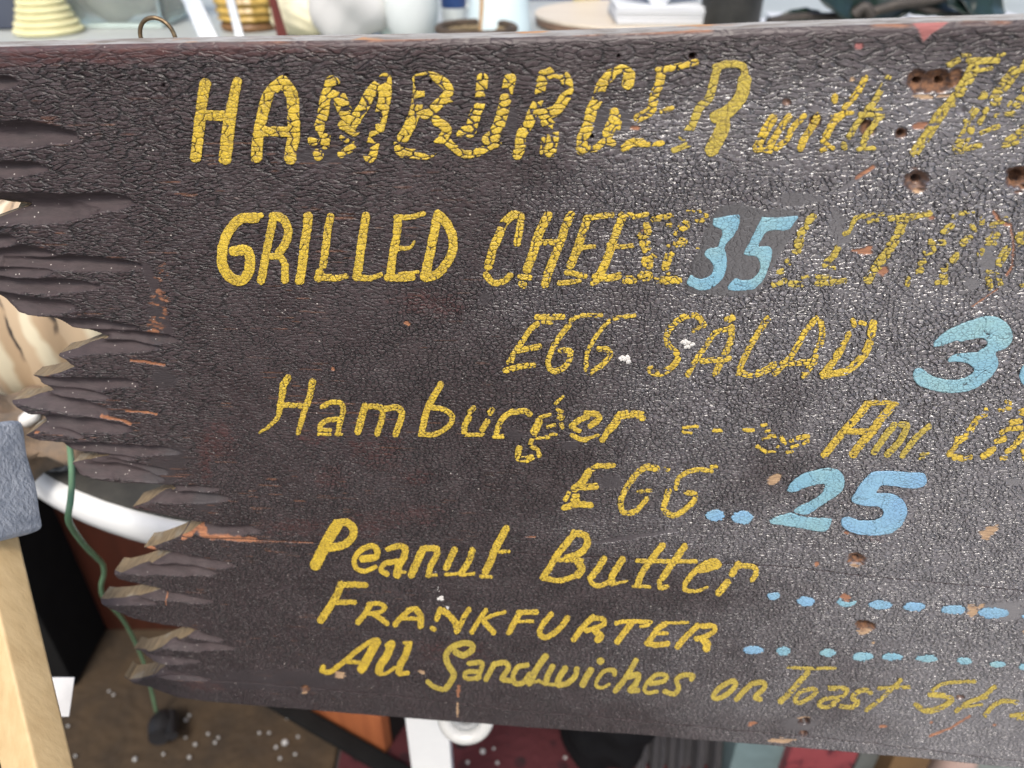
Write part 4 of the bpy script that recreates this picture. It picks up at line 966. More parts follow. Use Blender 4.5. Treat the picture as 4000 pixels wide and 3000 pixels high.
glyph('painted_numeral', [S('D4', 30, 1790, 915, 1540, 930, 1440, 980, 1400, 1020), S('D4', 48, 1400, 1028, 1520, 1040, 1590, 1080, 1480, 1150, 1370, 1172, 1280, 1120)], **to)
To(S('D4', 38, 1960, 960, 1850, 1050, 1730, 1100, 1630, 1170), S('D4', 28, 1730, 1090, 1890, 1050), S('D4', 24, 1690, 1140, 1850, 1115), drop=.08)
To(S('D4', 40, 2150, 1090, 2020, 1085, 1930, 1140, 1880, 1205), drop=.05)
To(S('D4', 34, 2100, 1210, 2230, 1190), S('D4', 40, 2170, 1235, 2220, 1225), drop=.08)

# ------------------------------------------------------------------ the newer blue prices and rows of dots
bl = dict(mat=MAT_BLUE, gap=0, wig=4, rise=.00026)
def crackle(o, pts): pass
glyph('painted_numeral', polys=[P('B3', 1738, 225, 1830, 207, 1955, 192, 1965, 255, 1950, 310, 1905, 385, 1870, 420, 1840, 460, 1838, 490, 1852, 545, 1855, 620, 1830, 720, 1780, 785, 1700, 838, 1620, 845, 1550, 815, 1510, 783, 1545, 712, 1590, 740, 1650, 745, 1715, 712, 1735, 655, 1720, 600, 1662, 540, 1690, 485, 1770, 470, 1800, 400, 1815, 370, 1808, 320, 1735, 288)], label='light blue painted numeral 3 on a smooth grey patch', **{**bl, 'gap': .00016, 'cw': .022, 'ch': .013, 'warp': 3.2})
glyph('painted_numeral', polys=[P('B3', 2160, 212, 2300, 218, 2465, 203, 2430, 270, 2378, 325, 2260, 328, 2195, 340, 2155, 405, 2128, 465, 2205, 465, 2240, 490, 2245, 540, 2225, 615, 2180, 740, 2110, 820, 2055, 843, 1865, 842, 1922, 742, 1990, 760, 2060, 752, 2110, 715, 2140, 655, 2135, 595, 2105, 550, 2000, 533, 2050, 430, 2100, 330)], label='light blue painted numeral 5 on a smooth grey patch', **{**bl, 'gap': .00016, 'cw': .024, 'ch': .014, 'warp': 3.2})
three = P('B4', 1425, 1335, 1440, 1290, 1540, 1200, 1700, 1130, 1850, 1082, 1960, 1077, 2060, 1130, 2110, 1210, 2105, 1290, 2050, 1350, 1965, 1380, 1985, 1450, 1982, 1510, 1930, 1585, 1870, 1640, 1790, 1690, 1690, 1722, 1540, 1731, 1400, 1705, 1290, 1660, 1248, 1590, 1275, 1528, 1330, 1525, 1420, 1588, 1560, 1620, 1690, 1602, 1768, 1555, 1765, 1510, 1700, 1470, 1610, 1462, 1555, 1468, 1560, 1430, 1640, 1390, 1790, 1382, 1830, 1360, 1892, 1320, 1862, 1262, 1760, 1270, 1660, 1292, 1620, 1285, 1500, 1325)
glyph('painted_numeral', polys=[three], label='large light blue painted numeral 3 above the numeral 25', **{**bl, 'gap': .00022, 'cw': .024, 'ch': .013, 'warp': 3.2})
glyph('painted_numeral', polys=[P('B4', 2165, 1590, 2190, 1510, 2240, 1470, 2300, 1480, 2300, 1700, 2240, 1690, 2185, 1640)], **bl)
glyph('painted_numeral', polys=[P('C4', 165, 930, 190, 872, 290, 790, 420, 747, 540, 730, 620, 757, 660, 815, 655, 900, 612, 955, 540, 1005, 470, 1050, 385, 1108, 350, 1125, 300, 1130, 222, 1106, 270, 1062, 380, 1010, 465, 950, 492, 885, 460, 866, 330, 900, 220, 942), P('C4', 8, 1180, 60, 1155, 150, 1127, 205, 1118, 300, 1150, 430, 1160, 545, 1168, 542, 1210, 500, 1272, 390, 1265, 240, 1242, 100, 1217, 30, 1207)], label='light blue painted numeral 2 with streaky edges', **{**bl, 'gap': .00016, 'cw': .024, 'ch': .014, 'warp': 3.2})
glyph('painted_numeral', polys=[P('C4', 890, 768, 1000, 752, 1200, 760, 1335, 767, 1370, 812, 1363, 862, 1320, 890, 1240, 903, 1100, 885, 985, 877, 955, 910, 940, 943, 1050, 947, 1140, 982, 1190, 1042, 1203, 1105, 1180, 1170, 1150, 1222, 1080, 1280, 950, 1306, 850, 1303, 740, 1288, 660, 1248, 632, 1205, 642, 1165, 690, 1147, 740, 1162, 800, 1180, 920, 1174, 980, 1148, 998, 1110, 970, 1070, 930, 1058, 800, 1048, 722, 1013, 742, 960, 800, 862)], label='light blue painted numeral 5 with a smooth thick coat', **{**bl, 'gap': .00008, 'cw': .03, 'ch': .02, 'warp': 3.2, 'mat': MAT_BLUE2})
for cr, x, y, rx, ry in (('C3', 1752, 1136, 86, 46), ('C3', 1992, 1157, 92, 54), ('D4', 45, 173, 56, 36), ('D4', 325, 218, 80, 40), ('D4', 970, 245, 100, 39), ('D4', 1265, 262, 95, 38), ('D4', 1602, 287, 107, 38), ('D4', 1945, 316, 130, 46), ('D4', 2225, 345, 40, 22),
                         ('D3', 2085, 640, 92, 34), ('D4', 130, 650, 63, 36), ('D4', 520, 668, 70, 32), ('D4', 820, 700, 90, 36), ('D4', 1075, 700, 90, 33), ('D4', 1375, 718, 98, 30), ('D4', 1700, 735, 65, 30), ('D4', 1985, 768, 70, 29), ('D4', 2205, 787, 42, 28)):
    ox, oy = CR[cr]
    glyph('painted_dot', dots=[(ox + x * KZ, oy + y * KZ, rx * KZ, ry * KZ)], **{**bl, 'mat': MAT_BLUE if cr == 'D4' and y > 600 else MAT_BLUE2, 'wig': 11, 'gap': .0001 if cr == 'D4' and y > 600 else 0, 'cw': .014, 'ch': .02})
glyph('painted_dot', polys=[P('D4', 588, 225, 625, 185, 640, 215, 690, 228, 765, 212, 745, 245, 690, 265, 630, 258)], label='half chipped away light blue painted dot', **bl)
# ------------------------------------------------------------------ plaster crumbs stuck to the paint, ring at the back
MAT_PLASTER = simple('white_plaster_crumb', (.72, .70, .66), .9, (.55, .53, .5), 900, .5)
def splat(px, py, rx, ry, n, seed):
    rnd = random.Random(seed); bm = bmesh.new()
    cu, cv = px2uv(np.array([px, px + rx]), np.array([py, py + ry]))
    sx, sy = abs(cu[1] - cu[0]), abs(cv[1] - cv[0])
    for i in range(n):
        r = rnd.uniform(.28, .5) * min(sx, sy)
        a = rnd.uniform(0, 6.28); q = math.sqrt(rnd.random())
        M = Matrix.Translation((cu[0] + sx * q * math.cos(a), cv[0] + sy * q * math.sin(a), .0003)) @ Matrix.Diagonal((1, 1, .6, 1))
        g = bmesh.ops.create_icosphere(bm, subdivisions=2, radius=r, matrix=M)
        for v in g['verts']: v.co += Vector((rnd.uniform(-1, 1), rnd.uniform(-1, 1), rnd.uniform(-1, 1))) * r * .16
    me = bpy.data.meshes.new('plaster_crumb'); bm.to_mesh(me); bm.free()
    slink('plaster_crumb', me, MAT_PLASTER)
for k, q in enumerate([(2685, 1341, 24, 16, 16), (2441, 1402, 20, 18, 14), (1717, 2334, 15, 10, 9), (1713, 2300, 6, 12, 4), (1744, 2372, 9, 7, 5)]):
    splat(*q, k)
bm = bmesh.new()
cu, cv = px2uv(np.array([541.0, 611.0]), np.array([168.0, 168.0]))
torus_bm(bm, (cu[0], cv[0] - .0005, -THICK - .0012), (cu[1] - cu[0]), .00085, None, 48, 10)
me = bpy.data.meshes.new('hanging_ring'); bm.to_mesh(me); bm.free()
me.polygons.foreach_set('use_smooth', np.ones(len(me.polygons), bool))
slink('hanging_ring', me, simple('tarnished_brass', (.30, .22, .13), .38, (.14, .10, .06), 300, .2, metal=.85))

# ================================================================== WHAT STANDS AROUND THE SIGN
FLOOR = 0.0
def mat_bounce():
    m, nt, b = new_mat('pale_bounce')
    co = objco(nt)
    c = mixc(nt, ramp(nt, noise(nt, co, 3, 6), .3, .7), (.62, .61, .59), (.52, .51, .49))
    nt.links.new(c, b.inputs['Base Color']); b.inputs['Roughness'].default_value = .9
    return m
def sheet(name, x0, x1, y0, y1, z, mat, kind=None):
    bm = bmesh.new()
    vs = [bm.verts.new(p) for p in ((x0, y0, z), (x1, y0, z), (x1, y1, z), (x0, y1, z))]
    bm.faces.new(vs)
    o = bm_obj(name, bm, mat)
    if kind: o['kind'] = kind
    return o
sheet('ground', -60, 60, -60, 60, FLOOR, simple('dark_asphalt', (.060, .058, .056), .9, (.042, .041, .040), 40, .4), 'structure')
sheet('sheen_bounce_sheet', .12, 9, -9, .15, FLOOR + .004, mat_bounce(), 'structure')  # unseen pale sheet, added to reflect sheen onto the board's right side
def pile(name, px0, px1, y0, y1, h, mat, seed, cell, amp):
    """a carpet: thin slab whose top is a fine grid of tufts"""
    nx, ny = int((px1 - px0) / cell) + 1, int((y1 - y0) / cell) + 1
    x, y = np.meshgrid(np.linspace(px0, px1, nx), np.linspace(y0, y1, ny))
    z = FLOOR + h + (fbm(x / .006, y / .006, seed, 2) - .5) * amp + (fbm(x * 6, y * 6, seed + 1, 2) - .5) * .004
    idx = np.arange(nx * ny).reshape(ny, nx)
    q = np.stack([idx[:-1, :-1], idx[:-1, 1:], idx[1:, 1:], idx[1:, :-1]], -1).reshape(-1, 4)
    edge = np.concatenate([idx[0, :], idx[1:, -1], idx[-1, -2::-1], idx[-2:0:-1, 0]])
    V = np.stack([x.ravel(), y.ravel(), z.ravel()], -1)
    skirt = V[edge].copy(); skirt[:, 2] = FLOOR + .0005
    n = len(V); k = len(edge); a = np.arange(k); b = (a + 1) % k
    q2 = np.stack([edge[b], edge[a], n + a, n + b], -1)
    me = np_mesh(name, np.concatenate([V, skirt]), np.concatenate([q, q2]), np.zeros((0, 3), int))
    return link(name, me, mat)
brown_m = simple('brown_carpet', (.048, .030, .014), .95, (.026, .017, .009), 14, .6)
o = pile('carpet', -1.25, -.262, .52, 1.02, .010, brown_m, 701, .004, .004)
tag(o, 'brown carpet on the floor, sprinkled with white foam beads, at the lower left', 'carpet')
def rug_mat():
    m, nt, b = new_mat('dark_red_rug')
    co = objco(nt)
    v = voro(nt, co, 34, 'F1')
    c = mixc(nt, ramp(nt, noise(nt, co, 26, 4), .42, .58), (.030, .004, .007), (.010, .003, .004))
    c = mixc(nt, ramp(nt, v, .30, .34), c, (.052, .007, .010))
    nt.links.new(c, b.inputs['Base Color']); b.inputs['Roughness'].default_value = .95
    return m
o = pile('rug', -.255, 1.1, .50, 1.02, .012, rug_mat(), 711, .004, .004)
o.rotation_euler = (0, 0, 0)
tag(o, 'dark red patterned rug under the table at the bottom middle', 'rug')

white_pl = simple('white_table_plastic', (.68, .69, .68), .32, (.62, .63, .63), 20, .05)
dark_felt = simple('dark_olive_cloth', (.045, .043, .036), .9, (.028, .027, .024), 60, .3)
# ---- round white table behind the broken end
TZ = CAMZ - .410
TC = Vector((-.151, .859, TZ))
rt = empty('round_table', (TC.x, TC.y, FLOOR))
tag(rt, 'round white plastic table with a thick rounded rim behind the broken end of the board', 'table')
RR, TH = .450, .032
prof = [(0, 0), (RR - .02, 0), (RR - .008, -.002), (RR - .002, -.007), (RR, -.016), (RR - .002, -.025), (RR - .008, -.030), (RR - .02, -TH), (0, -TH)]
lathe('table_top', prof, TC, white_pl, rt, 128)
for k, (px, w) in enumerate(((1640, .036),)):
    p0, p1 = at_y(1585, 2860, .435), at_y(1752, 2860, .435)
    bm = bmesh.new()
    hgt = TZ - TH - FLOOR
    box_bm(bm, ((p0.x + p1.x) / 2, .447, FLOOR + hgt / 2), (p1.x - p0.x, .018, hgt), None, .002)
    bm_obj('leg', bm, white_pl, rt, True)
for a in (70, 100):
    bm = bmesh.new()
    lx, ly = TC.x + .33 * math.cos(R(a)), TC.y + .33 * math.sin(R(a))
    box_bm(bm, (lx, ly, FLOOR + hgt / 2), (.03, .018, hgt), rot('Z', a), .002)
    bm_obj('leg', bm, white_pl, rt, True)
o = lathe('table_cloth', [(0, .004), (RR - .014, .004), (RR - .011, .003), (RR - .010, .0005), (0, .0005)], TC, dark_felt, None, 96, loc=(TC.x, TC.y, TZ))
tag(o, 'dark olive cloth laid over the round white table', 'cloth')

# ---- tan banded gourd-like shell on the round table
def shell_mat():
    m, nt, b = new_mat('banded_tan_shell')
    co = objco(nt, (1, 1, 1))
    sep = N(nt, 'ShaderNodeSeparateXYZ'); nt.links.new(co, sep.inputs[0])
    at_ = mth(nt, 'ARCTAN2', sep.outputs[1], sep.outputs[0])
    ph = mth(nt, 'ADD', mth(nt, 'MULTIPLY', at_, 14 / (2 * math.pi) * 1.0), mth(nt, 'MULTIPLY', noise(nt, co, 16, 3), 1.0))
    fr = mth(nt, 'FRACT', ph)
    c = mixc(nt, ramp(nt, fr, .30, .42), (.46, .35, .23), (.60, .54, .39))
    c = mixc(nt, ramp(nt, fr, .60, .72), c, (.40, .29, .18))
    c = mixc(nt, mth(nt, 'MULTIPLY', ramp(nt, fr, .90, .95), ramp(nt, noise(nt, co, 22, 3), .42, .52)), c, (.045, .035, .03))
    nt.links.new(c, b.inputs['Base Color']); b.inputs['Roughness'].default_value = .5
    return m
gp = at(150, 1430, .62)
prof = []
for k in range(25):
    t = k / 24
    a = math.pi * t
    prof.append((max(0.0, .088 * math.sin(a) ** .8), .10 * -math.cos(a)))
gx, gy = gp.x - .004, gp.y + .075
o = lathe('shell', prof, (gx, gy, TZ + .002 + .10), shell_mat(), None, 84, Matrix.Rotation(R(12), 3, 'Y'), loc=(gx, gy, TZ + .002 + .10), wob=lambda a, z: 1 + .03 * math.cos(14 * a + 8 * z))
tag(o, 'large tan and cream banded shell standing on the table behind the jagged end', 'shell')
# small things beside the shell
drift = simple('mottled_driftwood', (.20, .14, .09), .9, (.10, .085, .07), 40, .8)
bm = bmesh.new()
g = bmesh.ops.create_icosphere(bm, subdivisions=4, radius=.042, matrix=Matrix.Translation(at(40, 1690, .60)) @ Matrix.Diagonal((1.5, .8, .7, 1)))
for v in g['verts']:
    p = v.co; k = .011 * (math.sin(p.x * 130 + 1) * math.cos(p.y * 110) + .6 * math.sin(p.z * 190 + p.x * 70))
    v.co += v.normal * k
o = bm_obj('driftwood', bm, drift, None, True)
tag(o, 'mottled brown piece of driftwood on the table above the blue grey felt pad', 'driftwood')
bp = at(60, 1560, .57)
o = lathe('bottle', [(r_ * .55, z_ * .55) for r_, z_ in [(0, 0), (.009, 0), (.010, .002), (.010, .020), (.006, .026), (.0045, .028), (.0045, .034), (.0055, .035), (.0055, .038), (0, .038)]], (bp.x, bp.y, bp.z - .02), simple('white_china', (.78, .77, .74), .25), None, 24, Matrix.Rotation(R(55), 3, 'Y'))
tag(o, 'tiny white china bottle lying on the driftwood', 'bottle')
wb = at_z(20, 840, TZ + .1)
bm = bmesh.new(); c_ = at(-40, 830, .80); box_bm(bm, (c_.x, c_.y + .04, (TZ + .3) / 1 - .12), (.16, .08, .34), None, .008)
bl_ = empty('storage_box', (c_.x, c_.y + .04, TZ + .0045))
bmb = bmesh.new(); box_bm(bmb, (c_.x, c_.y + .04, TZ + .0045 + .075), (.15, .07, .15), None, .006)
bm.free()
bm_obj('box_body', bmb, simple('pale_blue_enamel', (.62, .72, .80), .35), bl_, True)
bmb = bmesh.new(); box_bm(bmb, (c_.x, c_.y + .04, TZ + .0045 + .157), (.158, .078, .014), None, .004)
bm_obj('box_lid', bmb, white_pl, bl_, True)
tag(bl_, 'pale blue storage box with a white lid glimpsed through the notch in the left end', 'box')
cl_p = at(225, 1800, .63)
bm = bmesh.new(); torus_bm(bm, (cl_p.x, cl_p.y, TZ + .012), .010, .003, Matrix.Rotation(R(70), 3, 'X'), 28, 8)
o = bm_obj('glass_ring', bm, simple('smoky_grey_glass', (.16, .17, .18), .12, (.09, .10, .11), 40), None, 'all')
tag(o, 'smoky grey glass ring standing on the dark cloth beside the green cord', 'glass ring')

# ---- easel leg with a felt pad, front left
pine = simple('pine_wood', (.58, .43, .23), .6, (.48, .34, .17), 18, .15, (6, 6, .5))
felt = simple('blue_grey_felt', (.36, .39, .44), .95, (.24, .27, .32), 160, .7)
ea = empty('easel_leg', at(150, 2900, .42)); tag(ea, 'pale pine easel leg wrapped at its top in blue grey felt, at the lower left', 'easel leg')
def beam(name, A, Bp, w, d, mat, parent, bevel, twist=0, wob=0.0):
    A, Bp = Vector(A), Vector(Bp); z = (Bp - A).normalized()
    x = Vector((1, 0, 0)); x = (x - z * x.dot(z)).normalized(); y = z.cross(x)
    M = Matrix((x, y, z)).transposed() @ Matrix.Rotation(twist, 3, 'Z')
    bm = bmesh.new(); vs = box_bm(bm, (0, 0, 0), (w, d, (Bp - A).length), None, bevel, 3)
    bmesh.ops.transform(bm, matrix=Matrix.Translation((A + Bp) / 2) @ M.to_4x4(), verts=bm.verts)
    if wob:
        bmesh.ops.subdivide_edges(bm, edges=bm.edges, cuts=6, use_grid_fill=True)
        bm.normal_update()
        for v in bm.verts: v.co += v.normal * wob * math.sin(v.co.z * 260 + v.co.x * 140)
    return bm_obj(name, bm, mat, parent, True)
sD = .41
A, Bq = at(-72, 2080, sD), at(168, 3080, sD)
dirv = (Bq - A).normalized()
beam('post', A - dirv * .045, A + dirv * (A.z - FLOOR) / -dirv.z, .0275, .020, pine, ea, .0018, R(22))
P0f, P1f = at(-88, 1668, sD - .004), at(8, 2110, sD - .004)
beam('felt_pad', P0f, P1f, .0255, .034, felt, ea, .005, R(14), .0006)
# white tag behind the leg
tagm = simple('white_card', (.60, .60, .60), .5)
tc = at(224, 2722, .50)
rw = cam2world(np.array([[1, 0, 0], [0, 1, 0], [0, 0, -1.0]]))
bm = bmesh.new(); box_bm(bm, (0, 0, 0), (.017, .026, .0015), None, .0006)
Mt = Matrix([list(rw[0]), list(rw[1]), list(rw[2])]).transposed() @ Matrix.Rotation(R(-8), 3, 'Z') @ Matrix.Rotation(R(20), 3, 'Y')
bmesh.ops.transform(bm, matrix=Matrix.Translation(tc) @ Mt.to_4x4(), verts=bm.verts)
o = bm_obj('price_tag', bm, tagm, None, True); tag(o, 'white card tag with rounded corners sticking out behind the pine leg', 'tag')

# ---- green cord with a black plug
green = simple('green_cable', (.13, .26, .14), .45, (.10, .20, .11), 40)
black = simple('black_rubber', (.016, .016, .018), .45, (.010, .010, .011), 60)
ec = empty('extension_cord', at(620, 2800, 1.19)); tag(ec, 'thin green cord hanging past the white rim down to a black plug', 'cord')
cpts = [(250, 1560, .70), (270, 1720, .57), (281, 1850, .53), (276, 1950, .50), (267, 2025, .50), (290, 2075, .53), (335, 2135, .58), (375, 2175, .62), (402, 2205, .66), (406, 2245, .70), (395, 2290, .75), (410, 2340, .80), (480, 2420, .90), (530, 2510, 1.0), (570, 2610, 1.08), (592, 2700, 1.14), (612, 2785, 1.185)]
tube('cable', [at(*p) for p in cpts], .0021, green, ec, 10, 6)
pl0, pl1 = at(640, 2790, 1.17), at(618, 2885, 1.13)
bm = bmesh.new(); tube_bm(bm, [pl0, pl0.lerp(pl1, .3), pl0.lerp(pl1, .6), pl1], lambda t: .012 + .007 * math.sin(min(t, .95) * 3.0), 16, 4)
bm_obj('plug', bm, black, ec, True)
bm = bmesh.new(); tube_bm(bm, [pl0 + Vector((.012, .0, .004)), pl1 + Vector((.022, 0, .006))], .008, 12, 2)
bm_obj('plug_body', bm, black, ec, True)

# ---- under the table
mahog = simple('mahogany_panel', (.050, .012, .006), .5, (.030, .008, .004), 8, .05, (6, 6, .6))
cab = empty('cabinet', (-.2, .975, FLOOR)); tag(cab, 'dark mahogany cabinet standing in the shade under the round table', 'cabinet')
xl = at_y(322, 2250, .875).x
box('cabinet_side', (xl + .16, 0.975, .31), (.32, .2, .60), mahog, cab, None, .004)
box('cabinet_plinth', (xl + .16, 0.975, .018), (.30, .19, .03), black, cab, None, .002)
bx = empty('bin', (-.62, .82, FLOOR)); tag(bx, 'black plastic bin in the shade beside the mahogany cabinet', 'bin')
bm = bmesh.new()
x_r = at_y(150, 2350, .76).x
cx_ = x_r - .20
for (hw, z0, z1, nm) in ((.19, .012, .56, 'bin_body'), (.20, .5605, .59, 'bin_rim')):
    box(nm, (cx_, .86, (z0 + z1) / 2), (hw * 2, .2 if nm == 'bin_body' else .21, z1 - z0), simple('black_plastic', (.008, .008, .008), .9, spec=.15), bx, None, .008)
# orange brown board leaning on the floor
orange = simple('orange_brown_wood', (.33, .105, .038), .5, (.25, .075, .028), 10, .05, (6, 6, .6))
F1, F2 = at_z(1194, 2786, FLOOR), at_z(1508, 2966, FLOOR)
F1.z = F2.z = 0; dF = (F2 - F1).normalized(); nF = Vector((-dF.y, dF.x, 0)); F0 = F1 - dF * .04; LF = (F2 - F0).length
rz = Matrix.Rotation(math.atan2(dF.y, dF.x), 3, 'Z')
wc = empty('wooden_crate', (F0 + F2) / 2 + nF * .07); tag(wc, 'orange brown wooden crate standing askew just under the bottom edge of the board', 'crate')
for k in range(3):
    c_ = (F0 + F2) / 2 + nF * .010; c_.z = .013 + k * .090 + .0437
    box('slat', c_, (LF, .018, .087), orange, wc, rz, .0015)
blk = simple('shaded_crate_end', (.012, .010, .009), .8, spec=.2)  # end panel coloured black to stand for the shadow beside the crate
c_ = F2 - dF * .008 + nF * .085; c_.z = .146; box('crate_end', c_, (.014, .128, .262), blk, wc, rz, .001)
c_ = (F0 + F2) / 2 + nF * .085 - dF * .01; c_.z = .021; box('crate_base', c_, (LF - .035, .12, .012), orange, wc, rz, .001)
# black bar standing for the plinth and its shadow along the foot
c_ = (F0 + F2) / 2 - nF * .0165 + dF * .05; c_.z = .021
o = box('plinth_shadow_bar', c_, (LF + .16, .024, .014), simple('plinth_shadow_black', (.008, .008, .008), .9, spec=.15), None, rz, .002)
tag(o, 'black bar standing for plinth and shadow along the foot of the orange brown crate', 'bar')
# grey ribbed hose ring near the white leg
gr_m = simple('grey_enamel', (.52, .52, .50), .35, (.40, .40, .38), 40)
hc = at(1820, 2800, .66)
hz = empty('enamel_bowl', hc); tag(hz, 'grey white ringed enamel bowl hanging beside the white table leg', 'bowl')
Mr = Matrix.Rotation(R(62), 3, 'X')
bm = bmesh.new(); torus_bm(bm, hc, .0185, .0062, Mr, 48, 12); bm_obj('bowl_rim', bm, gr_m, hz, 'all')
bm = bmesh.new(); torus_bm(bm, hc + Vector((0, .003, .001)), .0125, .0040, Mr, 72, 10, .12, 36); bm_obj('ribbed_ring', bm, simple('dull_grey_ring', (.30, .31, .31), .5), hz, 'all')
bm = bmesh.new(); tube_bm(bm, [hc + Vector((-.018, 0, .002)), hc + Vector((-.032, .0, .010))], .004, 10, 2); bm_obj('hook', bm, gr_m, hz, True)

# dark cloth and boxes at the lower right
jk = simple('charcoal_cloth', (.045, .043, .047), .9, (.028, .027, .030), 40, .3)
a0, a1 = at_y(2490, 2980, .62), at_y(2850, 2980, .62)
nx, nz = 90, 40
Vs, Q = [], []
for side in (0, 1):
    for i in range(nz + 1):
        for j in range(nx + 1):
            t = j / nx; h = i / nz
            x = a0.x + (a1.x - a0.x) * t
            y = .62 + side * .05 + (1 if side == 0 else -1) * (-.010 * math.sin(t * 31 + h * 1.5) - .006 * math.sin(t * 67 + 2 + h)) + .05 * h
            Vs.append((x, y, FLOOR + .013 + .17 * h * (1 - .04 * math.sin(t * 9))))
n1 = (nx + 1) * (nz + 1)
for s_ in (0, 1):
    for i in range(nz):
        for j in range(nx):
            b = s_ * n1 + i * (nx + 1) + j
            f = (b, b + 1, b + nx + 2, b + nx + 1); Q.append(f if s_ == 0 else f[::-1])
for j in range(nx):
    b = nz * (nx + 1) + j; Q.append((b, b + 1, n1 + b + 1, n1 + b)); Q.append((n1 + j, n1 + j + 1, j + 1, j))
for i in range(nz):
    b = i * (nx + 1); Q.append((n1 + b, b, b + nx + 1, n1 + b + nx + 1)); b += nx; Q.append((b, n1 + b, n1 + b + nx + 1, b + nx + 1))
o = link('folded_cloth', np_mesh('folded_cloth', np.array(Vs), np.array(Q), np.zeros((0, 3), int)), jk)
bk = simple('black_cloth', (.007, .007, .008), .95, spec=.1)
cb = at_y(2340, 2960, .66)
o = cushion_ = None
bm = bmesh.new(); g = bmesh.ops.create_icosphere(bm, subdivisions=5, radius=1.0)
for v in g['verts']:
    n = v.co.copy(); k = (abs(n.x) ** 3 + abs(n.y) ** 3 + abs(n.z) ** 3) ** (-1 / 3)
    w = 1 + .05 * math.sin(n.x * 9 + n.z * 3) + .03 * math.sin(n.z * 14 + n.x * 5)
    v.co = Vector((n.x * k * w * .066, n.y * k * w * .055, n.z * k * w * .11)) + Vector((cb.x + .002, .655, FLOOR + .122))
ob = bm_obj('bundled_coat', bm, bk, None, 'all'); tag(ob, 'black bundled coat on the rug left of the charcoal folded cloth', 'coat')
o = bpy.data.objects['folded_cloth']
tag(o, 'charcoal cloth hanging in vertical folds below the bottom edge of the board', 'cloth')
def lidbox(name, pxa, pxb, y, h, d, mat, matl, label, cat):
    p, q = at_y(pxa, 2970, y), at_y(pxb, 2970, y)
    e = empty(name, ((p.x + q.x) / 2, y + d / 2, FLOOR + .013)); tag(e, label, cat)
    w = q.x - p.x; cx = (p.x + q.x) / 2
    box('body', (cx, y + d / 2, FLOOR + .013 + h / 2), (w, d, h), mat, e, None, .004)
    box('lid', (cx, y + d / 2, FLOOR + .0135 + h + .008), (w + .004, d + .004, .015), matl, e, None, .003)
    return e
teal = simple('teal_grey_card', (.14, .20, .205), .6, (.11, .16, .165), 30)
lidbox('card_box', 2858, 3070, .60, .16, .16, teal, teal, 'teal grey card box left of the red tin under the board', 'box')
def red_mat():
    m, nt, b = new_mat('red_netted_tin')
    co = objco(nt, (1, 1, 1), 0)
    v = voro(nt, co, 70)
    c = mixc(nt, ramp(nt, v, .06, .16), (.05, .014, .02), (.19, .036, .042))
    c = mixc(nt, ramp(nt, noise(nt, co, 22, 3), .50, .62), (.21, .044, .05), c)
    nt.links.new(c, b.inputs['Base Color']); b.inputs['Roughness'].default_value = .5
    return m
rm = red_mat()
lidbox('tin_box', 3076, 3345, .585, .19, .15, rm, rm, 'red tin box with a dark net pattern under the board at the lower right', 'tin')
gm = simple('grey_green_card', (.105, .115, .11), .7, (.08, .088, .085), 30)
lidbox('card_box', 3350, 3480, .60, .20, .15, gm, gm, 'dark grey green box between the red tin and the brown box', 'box')
bm_ = simple('brown_card', (.13, .075, .03), .7, (.10, .058, .024), 20)
lidbox('card_box', 3487, 3640, .575, .20, .15, bm_, bm_, 'brown cardboard box beside the pinkish jar at the lower right', 'box')
pj = at_y(3712, 2985, .59)
e = empty('jar', (pj.x, pj.y, FLOOR + .013)); tag(e, 'pinkish stoneware jar between the brown box and the grey green crate', 'jar')
jm = simple('pinkish_stoneware', (.42, .30, .26), .45, (.30, .23, .20), 26)
lathe('jar_body', [(0, 0), (.020, 0), (.025, .006), (.027, .09), (.025, .14), (.019, .165), (.018, .175), (.012, .175), (0, .172)], (pj.x, pj.y, FLOOR + .013), jm, e, 40)
lathe('jar_lid', [(0, .1765), (.019, .1765), (.0195, .182), (.012, .188), (.004, .190), (.005, .196), (0, .199)], (pj.x, pj.y, FLOOR + .013), jm, e, 32)
gm2 = simple('grey_green_paint', (.20, .23, .215), .6, (.16, .185, .175), 30)
p, q = at_y(3800, 2990, .57), at_y(4250, 2990, .57)
e = empty('painted_crate', ((p.x + q.x) / 2, .65, FLOOR)); tag(e, 'grey green painted crate in the bottom right corner', 'crate')
for k in range(3):
    box('slat', ((p.x + q.x) / 2, .58, .055 + k * .075), (q.x - p.x, .016, .07), gm2, e, None, .0015)
box('crate_side', (p.x + .009, .665, .13), (.016, .15, .22), gm2, e, None, .0015)
box('crate_base', ((p.x + q.x) / 2, .665, .025), (q.x - p.x - .04, .15, .016), gm2, e, None, .0015)

# ---- white foam beads on the floor
bead_m = simple('white_foam', (.38, .38, .37), .9)
beads = [(296, 2955, 8), (529, 2969, 13), (640, 2948, 9), (741, 2960, 10), (267, 2838, 8), (445, 2716, 8), (427, 2702, 7), (728, 2815, 11), (741, 2797, 9), (726, 2883, 8), (764, 2910, 10), (814, 2869, 9), (815, 2845, 6), (841, 2903, 9), (854, 2883, 8), (373, 2829, 6), (485, 2917, 5),
         (1115, 2905, 19), (1079, 2921, 10), (1052, 2865, 9), (1014, 2865, 9), (1154, 2948, 9), (1095, 2964, 10), (1165, 2880, 9), (1122, 2808, 9), (1886, 2939, 17), (1929, 2926, 9), (1827, 2980, 11), (1943, 2982, 11), (1764, 2969, 9), (2208, 2962, 11), (325, 2895, 5), (560, 2900, 5), (905, 2935, 6), (960, 2890, 6)]
bmb = bmesh.new(); g = bmesh.ops.create_icosphere(bmb, subdivisions=3, radius=1.0)
